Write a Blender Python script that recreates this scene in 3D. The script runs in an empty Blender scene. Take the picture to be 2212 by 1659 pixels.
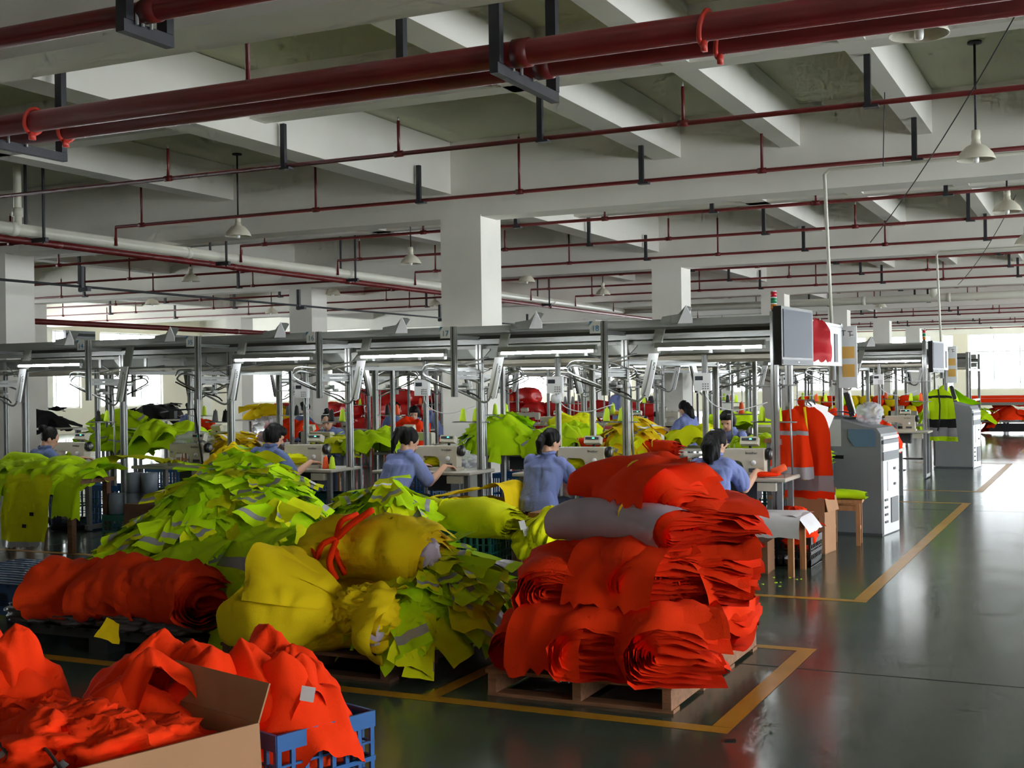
import bpy, math, random
import numpy as np
from mathutils import Matrix, Vector, Euler

scene = bpy.context.scene
# ------------------------------------------------------------------ camera
FPX, IW, IH = 2693.9, 2212.0, 1659.0
YAW, PITCH, ROLL = 0.444159, -0.00044866, -0.014325
def _cam_matrix():
    cy, sy = math.cos(YAW), math.sin(YAW)
    fwd = Vector((-sy, cy, 0)); right = Vector((cy, sy, 0)); up = Vector((0, 0, 1))
    f2 = fwd*math.cos(PITCH) - up*math.sin(PITCH); u2 = up*math.cos(PITCH) + fwd*math.sin(PITCH)
    r3 = right*math.cos(ROLL) + u2*math.sin(ROLL); u3 = u2*math.cos(ROLL) - right*math.sin(ROLL)
    m = Matrix.Identity(4)
    for i in range(3):
        m[i][0] = r3[i]; m[i][1] = u3[i]; m[i][2] = -f2[i]
    m.translation = Vector((0, 0, 1.6))
    return m
cam_d = bpy.data.cameras.new('camera'); cam_d.sensor_fit = 'HORIZONTAL'; cam_d.sensor_width = 36.0
cam_d.lens = FPX/IW*36.0; cam_d.clip_start = 0.05; cam_d.clip_end = 400
cam = bpy.data.objects.new('camera', cam_d); scene.collection.objects.link(cam)
cam.matrix_world = _cam_matrix(); scene.camera = cam

# ------------------------------------------------------------------ light
world = bpy.data.worlds.new('daylight'); scene.world = world; world.use_nodes = True
bg = world.node_tree.nodes['Background']; bg.inputs['Color'].default_value = (0.93, 0.96, 1.0, 1); bg.inputs['Strength'].default_value = 14.0
def portal(name, loc, rot, sx, sy):
    d = bpy.data.lights.new(name, 'AREA'); d.shape = 'RECTANGLE'; d.size = sx; d.size_y = sy; d.cycles.is_portal = True
    o = bpy.data.objects.new(name, d); scene.collection.objects.link(o); o.location = loc; o.rotation_euler = rot
    return o
WX_R, WX_L, WY_F, WY_B = 10.4, -35.0, 69.5, -7.0      # right, left, far and rear walls
portal('window_portal_side', (WX_R+0.02, 31, 2.35), (0, math.radians(90), 0), 3.0, 78)
portal('window_portal_opposite', (WX_L-0.02, 36, 2.35), (0, math.radians(-90), 0), 3.0, 66)
portal('window_portal_end', (-12.3, WY_F+0.02, 2.35), (math.radians(-90), 0, 0), 45, 3.0)
vs = scene.view_settings; vs.view_transform = 'Standard'; vs.look = 'None'; vs.gamma = 1.0; vs.use_curve_mapping = False
vs.exposure = 0.66
cy = scene.cycles
cy.use_adaptive_sampling = True; cy.adaptive_threshold = 0.1; cy.adaptive_min_samples = 12
cy.max_bounces = 5; cy.diffuse_bounces = 4; cy.glossy_bounces = 2; cy.transmission_bounces = 4; cy.transparent_max_bounces = 6
cy.sample_clamp_indirect = 6.0; cy.use_denoising = True; cy.caustics_reflective = False; cy.caustics_refractive = False

# ------------------------------------------------------------------ helpers
COL = scene.collection
rnd = random.Random(7)
def S(r, g, b):
    f = lambda c: (c/255/12.92 if c/255 <= 0.04045 else ((c/255+0.055)/1.055)**2.4)
    return (f(r), f(g), f(b), 1.0)
MATS = {}
def mat(name, col, rough=0.6, metal=0.0, var=0.0, vscale=8.0, bump=0.0, bscale=60.0, spec=None, emit=None, estr=0.0, col2=None, stretch=None, alpha=None, trans=0.0, sheen=0.0, sss=0.0):
    if name in MATS: return MATS[name]
    m = bpy.data.materials.new(name); m.use_nodes = True; nt = m.node_tree; b = nt.nodes['Principled BSDF']
    b.inputs['Base Color'].default_value = col; b.inputs['Roughness'].default_value = rough; b.inputs['Metallic'].default_value = metal
    if spec is not None: b.inputs['Specular IOR Level'].default_value = spec
    if emit: b.inputs['Emission Color'].default_value = emit; b.inputs['Emission Strength'].default_value = estr
    if trans: b.inputs['Transmission Weight'].default_value = trans
    if sheen: b.inputs['Sheen Weight'].default_value = sheen
    if alpha is not None: b.inputs['Alpha'].default_value = alpha
    if var or bump:
        tc = nt.nodes.new('ShaderNodeTexCoord'); mp = nt.nodes.new('ShaderNodeMapping'); nt.links.new(tc.outputs['Object'], mp.inputs['Vector'])
        if stretch: mp.inputs['Scale'].default_value = stretch
    if var:
        n = nt.nodes.new('ShaderNodeTexNoise'); n.inputs['Scale'].default_value = vscale; n.inputs['Detail'].default_value = 5; nt.links.new(mp.outputs['Vector'], n.inputs['Vector'])
        r = nt.nodes.new('ShaderNodeValToRGB'); r.color_ramp.elements[0].position = 0.3; r.color_ramp.elements[1].position = 0.72
        c2 = col2 if col2 else tuple(min(1, c*(1+var)) for c in col[:3])+(1,)
        r.color_ramp.elements[0].color = tuple(c*(1-var) for c in col[:3])+(1,); r.color_ramp.elements[1].color = c2
        nt.links.new(n.outputs['Fac'], r.inputs['Fac']); nt.links.new(r.outputs['Color'], b.inputs['Base Color'])
    if bump:
        n2 = nt.nodes.new('ShaderNodeTexNoise'); n2.inputs['Scale'].default_value = bscale; n2.inputs['Detail'].default_value = 4; nt.links.new(mp.outputs['Vector'], n2.inputs['Vector'])
        bp = nt.nodes.new('ShaderNodeBump'); bp.inputs['Strength'].default_value = bump; bp.inputs['Distance'].default_value = 0.02
        nt.links.new(n2.outputs['Fac'], bp.inputs['Height']); nt.links.new(bp.outputs['Normal'], b.inputs['Normal'])
    MATS[name] = m
    return m
plaster = mat('white_plaster', S(226, 222, 214), 0.85, var=0.05, vscale=1.2)
plaster_slab = mat('bounce_tinted_plaster', S(206, 206, 182), 0.88, var=0.05, vscale=0.8)  # olive tint imitates bounce light on the slab, put into its colour
plaster_wall = mat('cream_plaster', S(225, 217, 200), 0.85, var=0.05, vscale=0.7)
red_pipe = mat('red_pipe_paint', S(98, 20, 20), 0.42, var=0.18, vscale=3)
red_bright = mat('red_clamp_paint', S(196, 52, 40), 0.45)
iron = mat('dark_iron', S(52, 52, 56), 0.5, metal=0.4, var=0.2, vscale=6)
pvc = mat('white_pvc', S(205, 202, 188), 0.4, var=0.06, vscale=2)
alu = mat('aluminium_profile', S(158, 160, 158), 0.4, metal=0.6, var=0.06, vscale=5)
alu_d = mat('grey_sheet_metal', S(138, 140, 134), 0.45, metal=0.3, var=0.06, vscale=4)
dark_brush = mat('dark_brush_strip', S(62, 60, 56), 0.8)
white_paint = mat('white_powder_coat', S(225, 226, 228), 0.4)
cream_paint = mat('cream_machine_paint', S(196, 190, 172), 0.4, var=0.04, vscale=6)
grey_paint = mat('grey_kiosk_paint', S(126, 127, 130), 0.5, var=0.04, vscale=3)
dgrey_paint = mat('charcoal_kiosk_paint', S(74, 76, 82), 0.5)
black_pl = mat('black_plastic', S(22, 22, 24), 0.4)
table_top = mat('pale_table_laminate', S(190, 184, 170), 0.4, var=0.04, vscale=4)
wood = mat('pallet_wood', S(150, 104, 72), 0.7, var=0.3, vscale=5, stretch=(1, 9, 9), bump=0.3, bscale=20)
wood_d = mat('dark_pallet_wood', S(104, 70, 50), 0.75, var=0.3, vscale=5, stretch=(1, 9, 9), bump=0.3, bscale=20)
wood_l = mat('stool_wood', S(172, 118, 74), 0.6, var=0.2, vscale=5, stretch=(6, 6, 1))
card = mat('cardboard', S(168, 122, 86), 0.8, var=0.08, vscale=3)
card_d = mat('brown_cardboard', S(132, 92, 64), 0.85, var=0.1, vscale=3)
orange = mat('fluorescent_orange_fabric', (0.92, 0.040, 0.004, 1), 0.9, var=0.05, vscale=2, bump=0.12, bscale=140, spec=0.12)
orange2 = mat('orange_mesh_fabric', (0.80, 0.045, 0.006, 1), 0.9, var=0.08, vscale=3, bump=0.2, bscale=180, spec=0.12)
lime = mat('fluorescent_lime_fabric', (0.56, 0.84, 0.008, 1), 0.9, var=0.06, vscale=2, bump=0.12, bscale=140, spec=0.12)
yellow = mat('bright_yellow_fabric', (0.88, 0.62, 0.008, 1), 0.9, var=0.06, vscale=2, bump=0.12, bscale=140, spec=0.12)
ygreen = mat('yellow_lime_fabric', (0.78, 0.80, 0.008, 1), 0.9, var=0.06, vscale=2, bump=0.12, bscale=140, spec=0.12)
silver = mat('silver_reflective_tape', S(168, 166, 172), 0.42, metal=0.2)
lilac = mat('lilac_backing_fabric', S(176, 162, 176), 0.6, var=0.05)
black_cloth = mat('black_fabric', S(24, 24, 27), 0.85, bump=0.2)
white_cloth = mat('white_plastic_sheet', S(226, 222, 226), 0.5, var=0.04)
shirt_m = mat('periwinkle_work_shirt', S(122, 134, 190), 0.8, var=0.06, vscale=5, bump=0.15, bscale=90)
shirt_d = mat('slate_blue_work_shirt', S(96, 112, 158), 0.8, var=0.06, vscale=5, bump=0.15, bscale=90)
trouser_m = mat('navy_trousers', S(38, 44, 62), 0.85)
skin_m = mat('skin', S(214, 166, 138), 0.55, var=0.04, vscale=10)
hair_m = mat('black_hair', S(16, 14, 15), 0.6, spec=0.2, var=0.2, vscale=20, stretch=(8, 8, 1))
blue_pl = mat('blue_crate_plastic', S(26, 88, 150), 0.45)
teal_pl = mat('dark_green_crate_plastic', S(24, 92, 92), 0.45)
blue_pallet = mat('blue_pallet_plastic', S(30, 70, 120), 0.5)
yline = mat('yellow_floor_paint', S(206, 150, 46), 0.3, var=0.12, vscale=3)
joint_m = mat('dark_floor_joint', S(32, 34, 32), 0.6)
led = mat('lit_led_tube', (1, 1, 1, 1), 0.4, emit=(0.93, 0.97, 1, 1), estr=42.0)
screen_m = mat('grey_lcd_glass', S(70, 74, 86), 0.5, spec=0.2)
paper = mat('white_paper', S(232, 230, 230), 0.7)
sign_blue = mat('sign_blue_print', S(54, 130, 180), 0.5)
print_d = mat('dark_print', S(40, 44, 56), 0.6)
green_led = mat('green_indicator', (0.1, 0.9, 0.5, 1), 0.4, emit=(0.1, 0.9, 0.5, 1), estr=2.0)
sig_r = mat('red_signal_lens', S(200, 30, 50), 0.3); sig_g = mat('green_signal_lens', S(20, 130, 84), 0.3); sig_o = mat('amber_signal_lens', S(205, 120, 24), 0.3)
red_bag = mat('red_plastic_bag', S(226, 42, 38), 0.35, var=0.1, vscale=3)
red_cloth = mat('deep_red_fabric', S(196, 34, 44), 0.6)
yarn_l = mat('lime_thread', (0.62, 0.86, 0.03, 1), 0.7); yarn_k = mat('black_thread', S(36, 34, 34), 0.8); yarn_o = mat('orange_thread', (0.95, 0.11, 0.02, 1), 0.7)
yarn_g = mat('grey_thread', S(110, 110, 112), 0.8)
clear_bag = mat('clear_plastic_bag', S(225, 225, 230), 0.15, alpha=0.45)
grey_roll = mat('grey_tape_roll', S(112, 120, 132), 0.45, var=0.08, vscale=9)
enamel = mat('cream_lamp_enamel', S(214, 208, 190), 0.4)
bulb_m = mat('frosted_lamp_glass', S(235, 235, 230), 0.3)

class MB:
    def __init__(s): s.v = []; s.f = []; s.m = []; s.mats = []
    def mi(s, m):
        if m not in s.mats: s.mats.append(m)
        return s.mats.index(m)
    def add(s, vs_, fs_, m):
        k = len(s.v); i = s.mi(m); s.v.extend([tuple(v) for v in vs_])
        for f in fs_: s.f.append(tuple(a+k for a in f)); s.m.append(i)
        return s
    def box(s, c, d, m, rot=None):
        x, y, z = d[0]/2, d[1]/2, d[2]/2
        p = [Vector(q) for q in ((-x,-y,-z),(x,-y,-z),(x,y,-z),(-x,y,-z),(-x,-y,z),(x,-y,z),(x,y,z),(-x,y,z))]
        if rot is not None:
            e = Euler(rot).to_matrix(); p = [e @ q for q in p]
        return s.add([q+Vector(c) for q in p], [(3,2,1,0),(4,5,6,7),(0,1,5,4),(1,2,6,5),(2,3,7,6),(3,0,4,7)], m)
    def tube(s, pts, r, m, n=8, cap=True):
        pts = [Vector(p) for p in pts]; rs = r if isinstance(r, (list, tuple)) else [r]*len(pts); vs_ = []; fs_ = []; up = Vector((0, 0, 1)); prev = None
        for i, p in enumerate(pts):
            t = (pts[min(i+1, len(pts)-1)]-pts[max(i-1, 0)]).normalized()
            if prev is None:
                a = t.cross(up)
                if a.length < 1e-3: a = t.cross(Vector((1, 0, 0)))
                a.normalize()
            else:
                a = prev - t*prev.dot(t)
                if a.length < 1e-4: a = t.orthogonal()
                a.normalize()
            prev = a; b = t.cross(a)
            for k in range(n):
                th = 2*math.pi*k/n; vs_.append(p+(a*math.cos(th)+b*math.sin(th))*rs[i])
        for i in range(len(pts)-1):
            for k in range(n):
                k2 = (k+1) % n; fs_.append((i*n+k, i*n+k2, (i+1)*n+k2, (i+1)*n+k))
        if cap: fs_.append(tuple(range(n-1, -1, -1))); fs_.append(tuple((len(pts)-1)*n+k for k in range(n)))
        return s.add(vs_, fs_, m)
    def lathe(s, prof, m, n=16, c=(0,0,0), rot=None):
        vs_ = []; fs_ = []; e = Euler(rot).to_matrix() if rot is not None else Matrix.Identity(3)
        for (r, z) in prof:
            for k in range(n):
                th = 2*math.pi*k/n; vs_.append(e @ Vector((r*math.cos(th), r*math.sin(th), z)) + Vector(c))
        for i in range(len(prof)-1):
            for k in range(n):
                k2 = (k+1) % n; fs_.append((i*n+k, i*n+k2, (i+1)*n+k2, (i+1)*n+k))
        if prof[0][0] > 1e-4: fs_.append(tuple(range(n-1, -1, -1)))
        if prof[-1][0] > 1e-4: fs_.append(tuple((len(prof)-1)*n+k for k in range(n)))
        return s.add(vs_, fs_, m)
    def prism(s, poly, a, b, m, axis='y'):
        n = len(poly)
        def P(u, w, t): return (u, t, w) if axis == 'y' else ((t, u, w) if axis == 'x' else (u, w, t))
        vs_ = [P(u, w, a) for u, w in poly]+[P(u, w, b) for u, w in poly]
        fs_ = [tuple(range(n)), tuple(range(2*n-1, n-1, -1))]+[(i+n, (i+1) % n+n, (i+1) % n, i) for i in range(n)]
        return s.add(vs_, fs_, m)
    def grid(s, V, m, close_u=False):
        nu, nv = V.shape[0], V.shape[1]; fs_ = []
        for i in range(nu if close_u else nu-1):
            for j in range(nv-1):
                i2 = (i+1) % nu; fs_.append((i*nv+j, i2*nv+j, i2*nv+j+1, i*nv+j+1))
        return s.add([tuple(p) for p in V.reshape(-1, 3)], fs_, m)
    def mesh(s, name, smooth=False):
        me = bpy.data.meshes.new(name); me.from_pydata(s.v, [], s.f)
        for m in s.mats: me.materials.append(m)
        if len(s.mats) > 1: me.polygons.foreach_set('material_index', s.m)
        if smooth: me.polygons.foreach_set('use_smooth', [True]*len(s.f))
        me.update()
        return me
    def build(s, name, parent=None, smooth=False, loc=(0,0,0), rot=(0,0,0)):
        return link(name, s.mesh(name, smooth), parent, loc, rot)
def link(name, data, parent=None, loc=(0,0,0), rot=(0,0,0), scale=None):
    o = bpy.data.objects.new(name, data); COL.objects.link(o); o.location = loc; o.rotation_euler = rot
    if scale: o.scale = scale
    if parent: o.parent = parent
    return o
def tag(o, label, cat, group=None, kind=None):
    o['label'] = label; o['category'] = cat
    if group: o['group'] = group
    if kind: o['kind'] = kind
    return o
def struct(o, label=None):
    o['kind'] = 'structure'
    if label: o['label'] = label
    return o
def thing(name, label, cat, loc=(0,0,0), rz=0, group=None):
    o = bpy.data.objects.new(name, None); COL.objects.link(o); o.empty_display_size = 0.1; o.location = loc; o.rotation_euler = (0, 0, rz)
    return tag(o, label, cat, group)
def dup(o, parent=None, loc=None, rz=None, label=None, group=None):
    c = o.copy(); COL.objects.link(c)
    if parent is not None: c.parent = parent
    if loc is not None: c.location = loc
    if rz is not None: c.rotation_euler = (0, 0, rz)
    if label: c['label'] = label
    if group: c['group'] = group
    for ch in list(o.children): dup(ch, c)
    return c
def dup_meshes_first(o): pass
def text_mesh(txt, size, m, align='CENTER'):
    cu = bpy.data.curves.new('lettering', 'FONT'); cu.body = txt; cu.size = size; cu.align_x = align; cu.align_y = 'CENTER'; cu.extrude = 0.0004; cu.resolution_u = 2
    o = bpy.data.objects.new('lettering', cu); COL.objects.link(o)
    dg = bpy.context.evaluated_depsgraph_get(); me = bpy.data.meshes.new_from_object(o.evaluated_get(dg)); bpy.data.objects.remove(o); bpy.data.curves.remove(cu)
    me.materials.clear(); me.materials.append(m)
    return me
# vectorised value noise
def _h(ix, iy, iz, seed):
    h = (ix.astype(np.int64)*374761393 + iy.astype(np.int64)*668265263 + iz.astype(np.int64)*1274126177 + int(seed)*974711) & 0xffffffff
    h = ((h ^ (h >> 13))*1274126177) & 0xffffffff; h = ((h ^ (h >> 16))*2246822519) & 0xffffffff
    return ((h ^ (h >> 15)) & 0xffff)/32767.5-1.0
def vnoise(P, freq, seed=0):
    Q = np.asarray(P)*freq + 57.3; i = np.floor(Q).astype(np.int64); f = Q-i; f = f*f*f*(f*(f*6-15)+10)
    x, y, z = i[..., 0], i[..., 1], i[..., 2]; fx_, fy_, fz_ = f[..., 0], f[..., 1], f[..., 2]
    def L(a, b, t): return a+(b-a)*t
    c = lambda a, b, d: _h(x+a, y+b, z+d, seed)
    return L(L(L(c(0,0,0), c(1,0,0), fx_), L(c(0,1,0), c(1,1,0), fx_), fy_), L(L(c(0,0,1), c(1,0,1), fx_), L(c(0,1,1), c(1,1,1), fx_), fy_), fz_)
def fold(P, freq, seed):                       # sharp valleys, round ridges: the look of crumpled cloth
    W = np.stack([vnoise(P, freq*0.7, seed+1), vnoise(P, freq*0.7, seed+2), vnoise(P, freq*0.7, seed+3)], -1)*(0.55/freq)
    return np.abs(vnoise(P+W, freq, seed))
# ------------------------------------------------------------------ the hall
def floor_mat():
    m = bpy.data.materials.new('polished_green_floor'); m.use_nodes = True; nt = m.node_tree; b = nt.nodes['Principled BSDF']
    tc = nt.nodes.new('ShaderNodeTexCoord'); n = nt.nodes.new('ShaderNodeTexNoise'); n.inputs['Scale'].default_value = 0.6; n.inputs['Detail'].default_value = 8; n.inputs['Roughness'].default_value = 0.62
    nt.links.new(tc.outputs['Object'], n.inputs['Vector'])
    r = nt.nodes.new('ShaderNodeValToRGB'); r.color_ramp.elements[0].position = 0.34; r.color_ramp.elements[1].position = 0.7
    r.color_ramp.elements[0].color = S(58, 72, 62); r.color_ramp.elements[1].color = S(88, 100, 88)
    nt.links.new(n.outputs['Fac'], r.inputs['Fac']); nt.links.new(r.outputs['Color'], b.inputs['Base Color'])
    n2 = nt.nodes.new('ShaderNodeTexNoise'); n2.inputs['Scale'].default_value = 2.3; n2.inputs['Detail'].default_value = 6; nt.links.new(tc.outputs['Object'], n2.inputs['Vector'])
    mr = nt.nodes.new('ShaderNodeMapRange'); mr.inputs['To Min'].default_value = 0.10; mr.inputs['To Max'].default_value = 0.24; nt.links.new(n2.outputs['Fac'], mr.inputs['Value']); nt.links.new(mr.outputs['Result'], b.inputs['Roughness'])
    n3 = nt.nodes.new('ShaderNodeTexNoise'); n3.inputs['Scale'].default_value = 9; n3.inputs['Detail'].default_value = 3; nt.links.new(tc.outputs['Object'], n3.inputs['Vector'])
    bp = nt.nodes.new('ShaderNodeBump'); bp.inputs['Strength'].default_value = 0.03; bp.inputs['Distance'].default_value = 0.02; nt.links.new(n3.outputs['Fac'], bp.inputs['Height']); nt.links.new(bp.outputs['Normal'], b.inputs['Normal'])
    b.inputs['Specular IOR Level'].default_value = 0.6
    return m
ROWS = [-2.65+9*i for i in range(9)]                      # front faces of the column rows
COLX = [-34.75+9*i for i in range(6)]                     # side faces (towards the windows) of the column lines
SLAB = 5.0
struct(MB().box(((WX_R+WX_L)/2, (WY_B+WY_F)/2, -0.1), (WX_R-WX_L+0.6, WY_F-WY_B+0.6, 0.2), floor_mat()).build('floor'))
struct(MB().box(((WX_R+WX_L)/2, (WY_B+WY_F)/2, SLAB+0.1), (WX_R-WX_L+0.6, WY_F-WY_B+0.6, 0.2), plaster_slab).build('ceiling'))
def bx(name, x0, x1, y0, y1, z0, z1, m=plaster, parent=None):
    return MB().box(((x0+x1)/2, (y0+y1)/2, (z0+z1)/2), (x1-x0, y1-y0, z1-z0), m).build(name, parent)
for y in ROWS:
    struct(bx('ceiling_beam', WX_L, WX_R, y+0.02, y+0.5, 3.93, SLAB))
    for x in COLX:
        if (x > 0 and y > 20) or y < 0: continue
        struct(bx('column', x-0.63, x, y, y+0.63, 0, 3.95))
    struct(bx('ceiling_crossbeam', WX_L, WX_R, y+4.5, y+4.76, 4.475, SLAB))
for x in COLX:
    struct(bx('ceiling_beam', x-0.86, x-0.47, WY_B, WY_F, 4.27, SLAB-0.01))
    for a, w, z in (((2.7, 0.35, 4.475), (4.28, 0.24, 4.48), (5.84, 0.22, 4.48)) if x > -8 else ((4.6, 0.35, 4.475),)):
        if x+a < WX_R-0.3: struct(bx('ceiling_joist', x+a-w/2, x+a+w/2, WY_B, WY_F, z, SLAB-0.005))
glass = bpy.data.materials.new('window_glass'); glass.use_nodes = True
_nt = glass.node_tree; _nt.nodes.remove(_nt.nodes['Principled BSDF'])
_t = _nt.nodes.new('ShaderNodeBsdfTransparent'); _t.inputs['Color'].default_value = (0.95, 0.97, 0.97, 1); _g = _nt.nodes.new('ShaderNodeBsdfGlossy'); _g.inputs['Roughness'].default_value = 0.03
_mx = _nt.nodes.new('ShaderNodeMixShader'); _mx.inputs['Fac'].default_value = 0.06
_nt.links.new(_t.outputs[0], _mx.inputs[1]); _nt.links.new(_g.outputs[0], _mx.inputs[2]); _nt.links.new(_mx.outputs[0], _nt.nodes['Material Output'].inputs['Surface'])
frame_m = mat('white_window_frame', S(215, 218, 220), 0.45)
WIN_N = [0]
def window_wall(name, axis, pos, a0, a1, opens, z0, z1, thick=0.24, cols=3):
    """a wall in a plane axis = pos, running a0..a1, with window openings (list of (from, to))"""
    mb = MB()
    def put(u0, u1, w0, w1):
        if axis == 'x': mb.box((pos, (u0+u1)/2, (w0+w1)/2), (thick, u1-u0, w1-w0), plaster_wall)
        else: mb.box(((u0+u1)/2, pos, (w0+w1)/2), (u1-u0, thick, w1-w0), plaster_wall)
    put(a0, a1, 0, z0); put(a0, a1, z1, SLAB); u = a0
    for (p, q) in opens: put(u, p, z0, z1); u = q
    put(u, a1, z0, z1)
    struct(mb.build(name))
    def T(u, w, du, dw, d): return ((pos, u, w), (d, du, dw)) if axis == 'x' else ((u, pos, w), (du, d, dw))
    fr = {}
    for (p, q) in opens:
        WIN_N[0] += 1; key = round(q-p, 3)
        e = bpy.data.objects.new('window_%d' % WIN_N[0], None); COL.objects.link(e); struct(e); c = (p+q)/2
        e.location = (pos, c, 0) if axis == 'x' else (c, pos, 0)
        if key not in fr:
            w = q-p; f = MB(); zc = (z0+z1)/2; hh = z1-z0
            def F(u, w_, du, dw, d=0.07): 
                cc, dd = (((0, u, w_), (d, du, dw)) if axis == 'x' else ((u, 0, w_), (du, d, dw))); f.box(cc, dd, frame_m)
            F(-w/2+0.03, zc, 0.06, hh); F(w/2-0.03, zc, 0.06, hh); F(0, z0+0.03, w, 0.06); F(0, z1-0.03, w, 0.06); F(0, z0+hh*0.68, w, 0.06)
            for k in range(1, cols): F(-w/2+w*k/cols, zc, 0.05, hh)
            pw = w/cols-0.05; panes = []
            for k in range(cols):
                for (za, zb) in ((z0+0.06, z0+hh*0.68-0.03), (z0+hh*0.68+0.03, z1-0.06)):
                    g = MB(); u = -w/2+w*(k+0.5)/cols
                    cc, dd = (((0, u, (za+zb)/2), (0.012, pw, zb-za)) if axis == 'x' else ((u, 0, (za+zb)/2), (pw, 0.012, zb-za)))
                    g.box(cc, dd, glass); panes.append(g.mesh('pane'))
            fr[key] = (f.mesh('window_frame'), panes)
        link('window_frame', fr[key][0], e)
        for g in fr[key][1]: link('pane', g, e)
window_wall('wall_right', 'x', WX_R, WY_B, WY_F, [(y-3.6, y+0.2) for y in np.arange(-2.65+4.3, 66, 4.5)], 0.95, 3.7)
window_wall('wall_left', 'x', WX_L, WY_B, WY_F, [(y, y+3.5) for y in np.arange(5.0, 65, 4.5) if not 39 < y < 42], 0.95, 3.85)
window_wall('wall_far', 'y', WY_F, WX_L, WX_R, [(x, x+3.8) for x in np.arange(-33.5, 6.5, 4.5)], 1.0, 3.9)
struct(bx('wall_rear', WX_L, WX_R, WY_B-0.24, WY_B, 0, SLAB, plaster_wall))
# floor paint and joints
def strip(name, x0, x1, y0, y1, m, z=0.0015): return struct(MB().add([(x0,y0,z),(x1,y0,z),(x1,y1,z),(x0,y1,z)], [(0,1,2,3)], m).build(name))
for a in ((-14, -1.57, 5.52, 5.62), (-2.6, -1.57, 7.38, 7.47), (-14, -1.57, 9.15, 9.24), (-6.5, -1.57, 16.8, 16.9), (-6.5, -1.57, 18.6, 18.7), (-3.3, -1.57, 24.75, 24.85)): strip('floor_marking', *a, yline)
for a in ((-1.67, -1.57, 5.62, 7.38), (-3.2, -3.11, 5.62, 7.4), (-1.67, -1.57, 9.24, 16.8), (-1.67, -1.57, 18.7, 24.75), (-5.2, -5.11, 5.62, 7.4), (-1.67, -1.57, 28.7, 38)): strip('floor_marking', *a, yline, 0.002)
for y in (6.93, 15.95, 24.95): strip('floor_joint', WX_L+1, WX_R-0.2, y-0.006, y+0.006, joint_m, 0.001)
for x in (-9.9, 1.3): strip('floor_joint', x-0.006, x+0.006, WY_B+0.2, WY_F-1, joint_m, 0.0012)

# ------------------------------------------------------------------ pipes
def pipe_run(name, label, pts, r, m, couplings=(), n=12, cm=None, cat='pipe', group=None):
    e = thing(name, label, cat, pts[0], 0, group); p0 = Vector(pts[0])
    MB().tube([Vector(p)-p0 for p in pts], r, m, n).build('pipe_body', e, True)
    for (p, d) in couplings:
        q = Vector(p)-p0; d = Vector(d).normalized(); MB().tube([q-d*0.055, q+d*0.055], r*1.13, cm or m, n).build('coupling', e, True)
    return e
def angle_hanger(x, y, ztop, zbot, w=0.05, leg=None, label='', group='pipe hangers', axis='y', m=iron):
    """single angle-iron drop with a short foot under the pipe"""
    o = MB().box((0, 0, (ztop-zbot)/2), (w, w*0.9, ztop-zbot), m).box((0.03, 0.0, 0.01), (0.14 if axis == 'x' else 0.1, 0.1, 0.02), m).build('pipe_hanger', None, False, (x, y, zbot))
    return tag(o, label, 'hanger', group)
ZB = 4.05
# twin mains slung under the first beam
ZM = 3.733
for i, (yy, r, lab) in enumerate(((7.29, 0.083, 'thick dark red sprinkler main, nearer of the twin pipes across the top'), (7.64, 0.083, 'thick dark red sprinkler main, farther of the twin pipes across the top'))):
    pipe_run('sprinkler_main', lab, [(-20, yy, ZM), (9.8, yy, ZM)], r, red_pipe, [((x, yy, ZM), (1, 0, 0)) for x in (-14.5, -10.9, -3.36, 1.5)], 18)
pipe_run('sprinkler_main', 'single dark red pipe crossing the upper corner under the near beam', [(-20, 5.43, ZM-0.02), (9.8, 5.43, ZM-0.02)], 0.06, red_pipe, [((-4.78, 5.43, ZM-0.02), (1, 0, 0))], 16)
def trapeze(x, y0, y1, zb, label, top=SLAB):
    e = thing('pipe_trapeze', label, 'hanger', (x, y0, zb), 0, 'angle iron trapezes of the mains')
    h = top-zb
    MB().box((0, 0, h/2), (0.075, 0.06, h), iron).build('post', e); MB().box((0, y1-y0, h/2), (0.075, 0.06, h), iron).build('post', e)
    MB().box((0, (y1-y0)/2, -0.035), (0.06, y1-y0+0.08, 0.07), iron).build('crossbar', e)
    for t in (0.2, 0.34, 0.55): MB().tube([(0.045, (y1-y0)*t-0.02, -0.02), (0.045, (y1-y0)*t-0.02, 0.05)], 0.01, alu, 6).build('bolt', e)
trapeze(-3.48, 7.15, 8.05, 3.65, 'dark angle trapeze carrying the twin red mains at top centre', 4.478)
trapeze(-8.1, 7.15, 8.05, 3.65, 'dark angle trapeze under the twin red mains at the left edge')
trapeze(-4.88, 5.33, 5.66, 3.65, 'dark angle trapeze under the single red pipe at upper left')
def clamp(x, y, r, label):
    pts = [(0.25*math.sin(t)*r, math.cos(t)*r, math.sin(t)*r) for t in np.linspace(-1.9, 4.4, 18)]
    e = MB().tube(pts, 0.016, red_bright, 6).box((0, -0.02, -r-0.02), (0.03, 0.05, 0.06), red_bright).build('pipe_clamp', None, True, (x, y, ZM)); tag(e, label, 'pipe clamp')
clamp(-2.15, 7.29, 0.098, 'bright red strap around the nearer main at top centre'); clamp(-2.15, 7.64, 0.098, 'bright red strap around the farther main at top centre')
clamp(-7.62, 7.29, 0.098, 'bright red strap around the nearer main at the left edge'); clamp(-7.62, 7.64, 0.098, 'bright red strap around the farther main at the left edge')
tag(MB().tube([(0, 0, 0), (0, 0, 1.2)], 0.02, red_pipe, 8).build('sprinkler_drop', None, True, (-6.0, 7.9, 3.8)), 'thin red riser above the twin mains at upper left', 'pipe')
tag(MB().box((0, 0, 0.6), (0.06, 0.06, 1.2), iron).build('pipe_hanger', None, False, (-4.55, 7.79, 3.8)), 'dark angle drop behind the twin mains, left of top centre', 'hanger')
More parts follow.
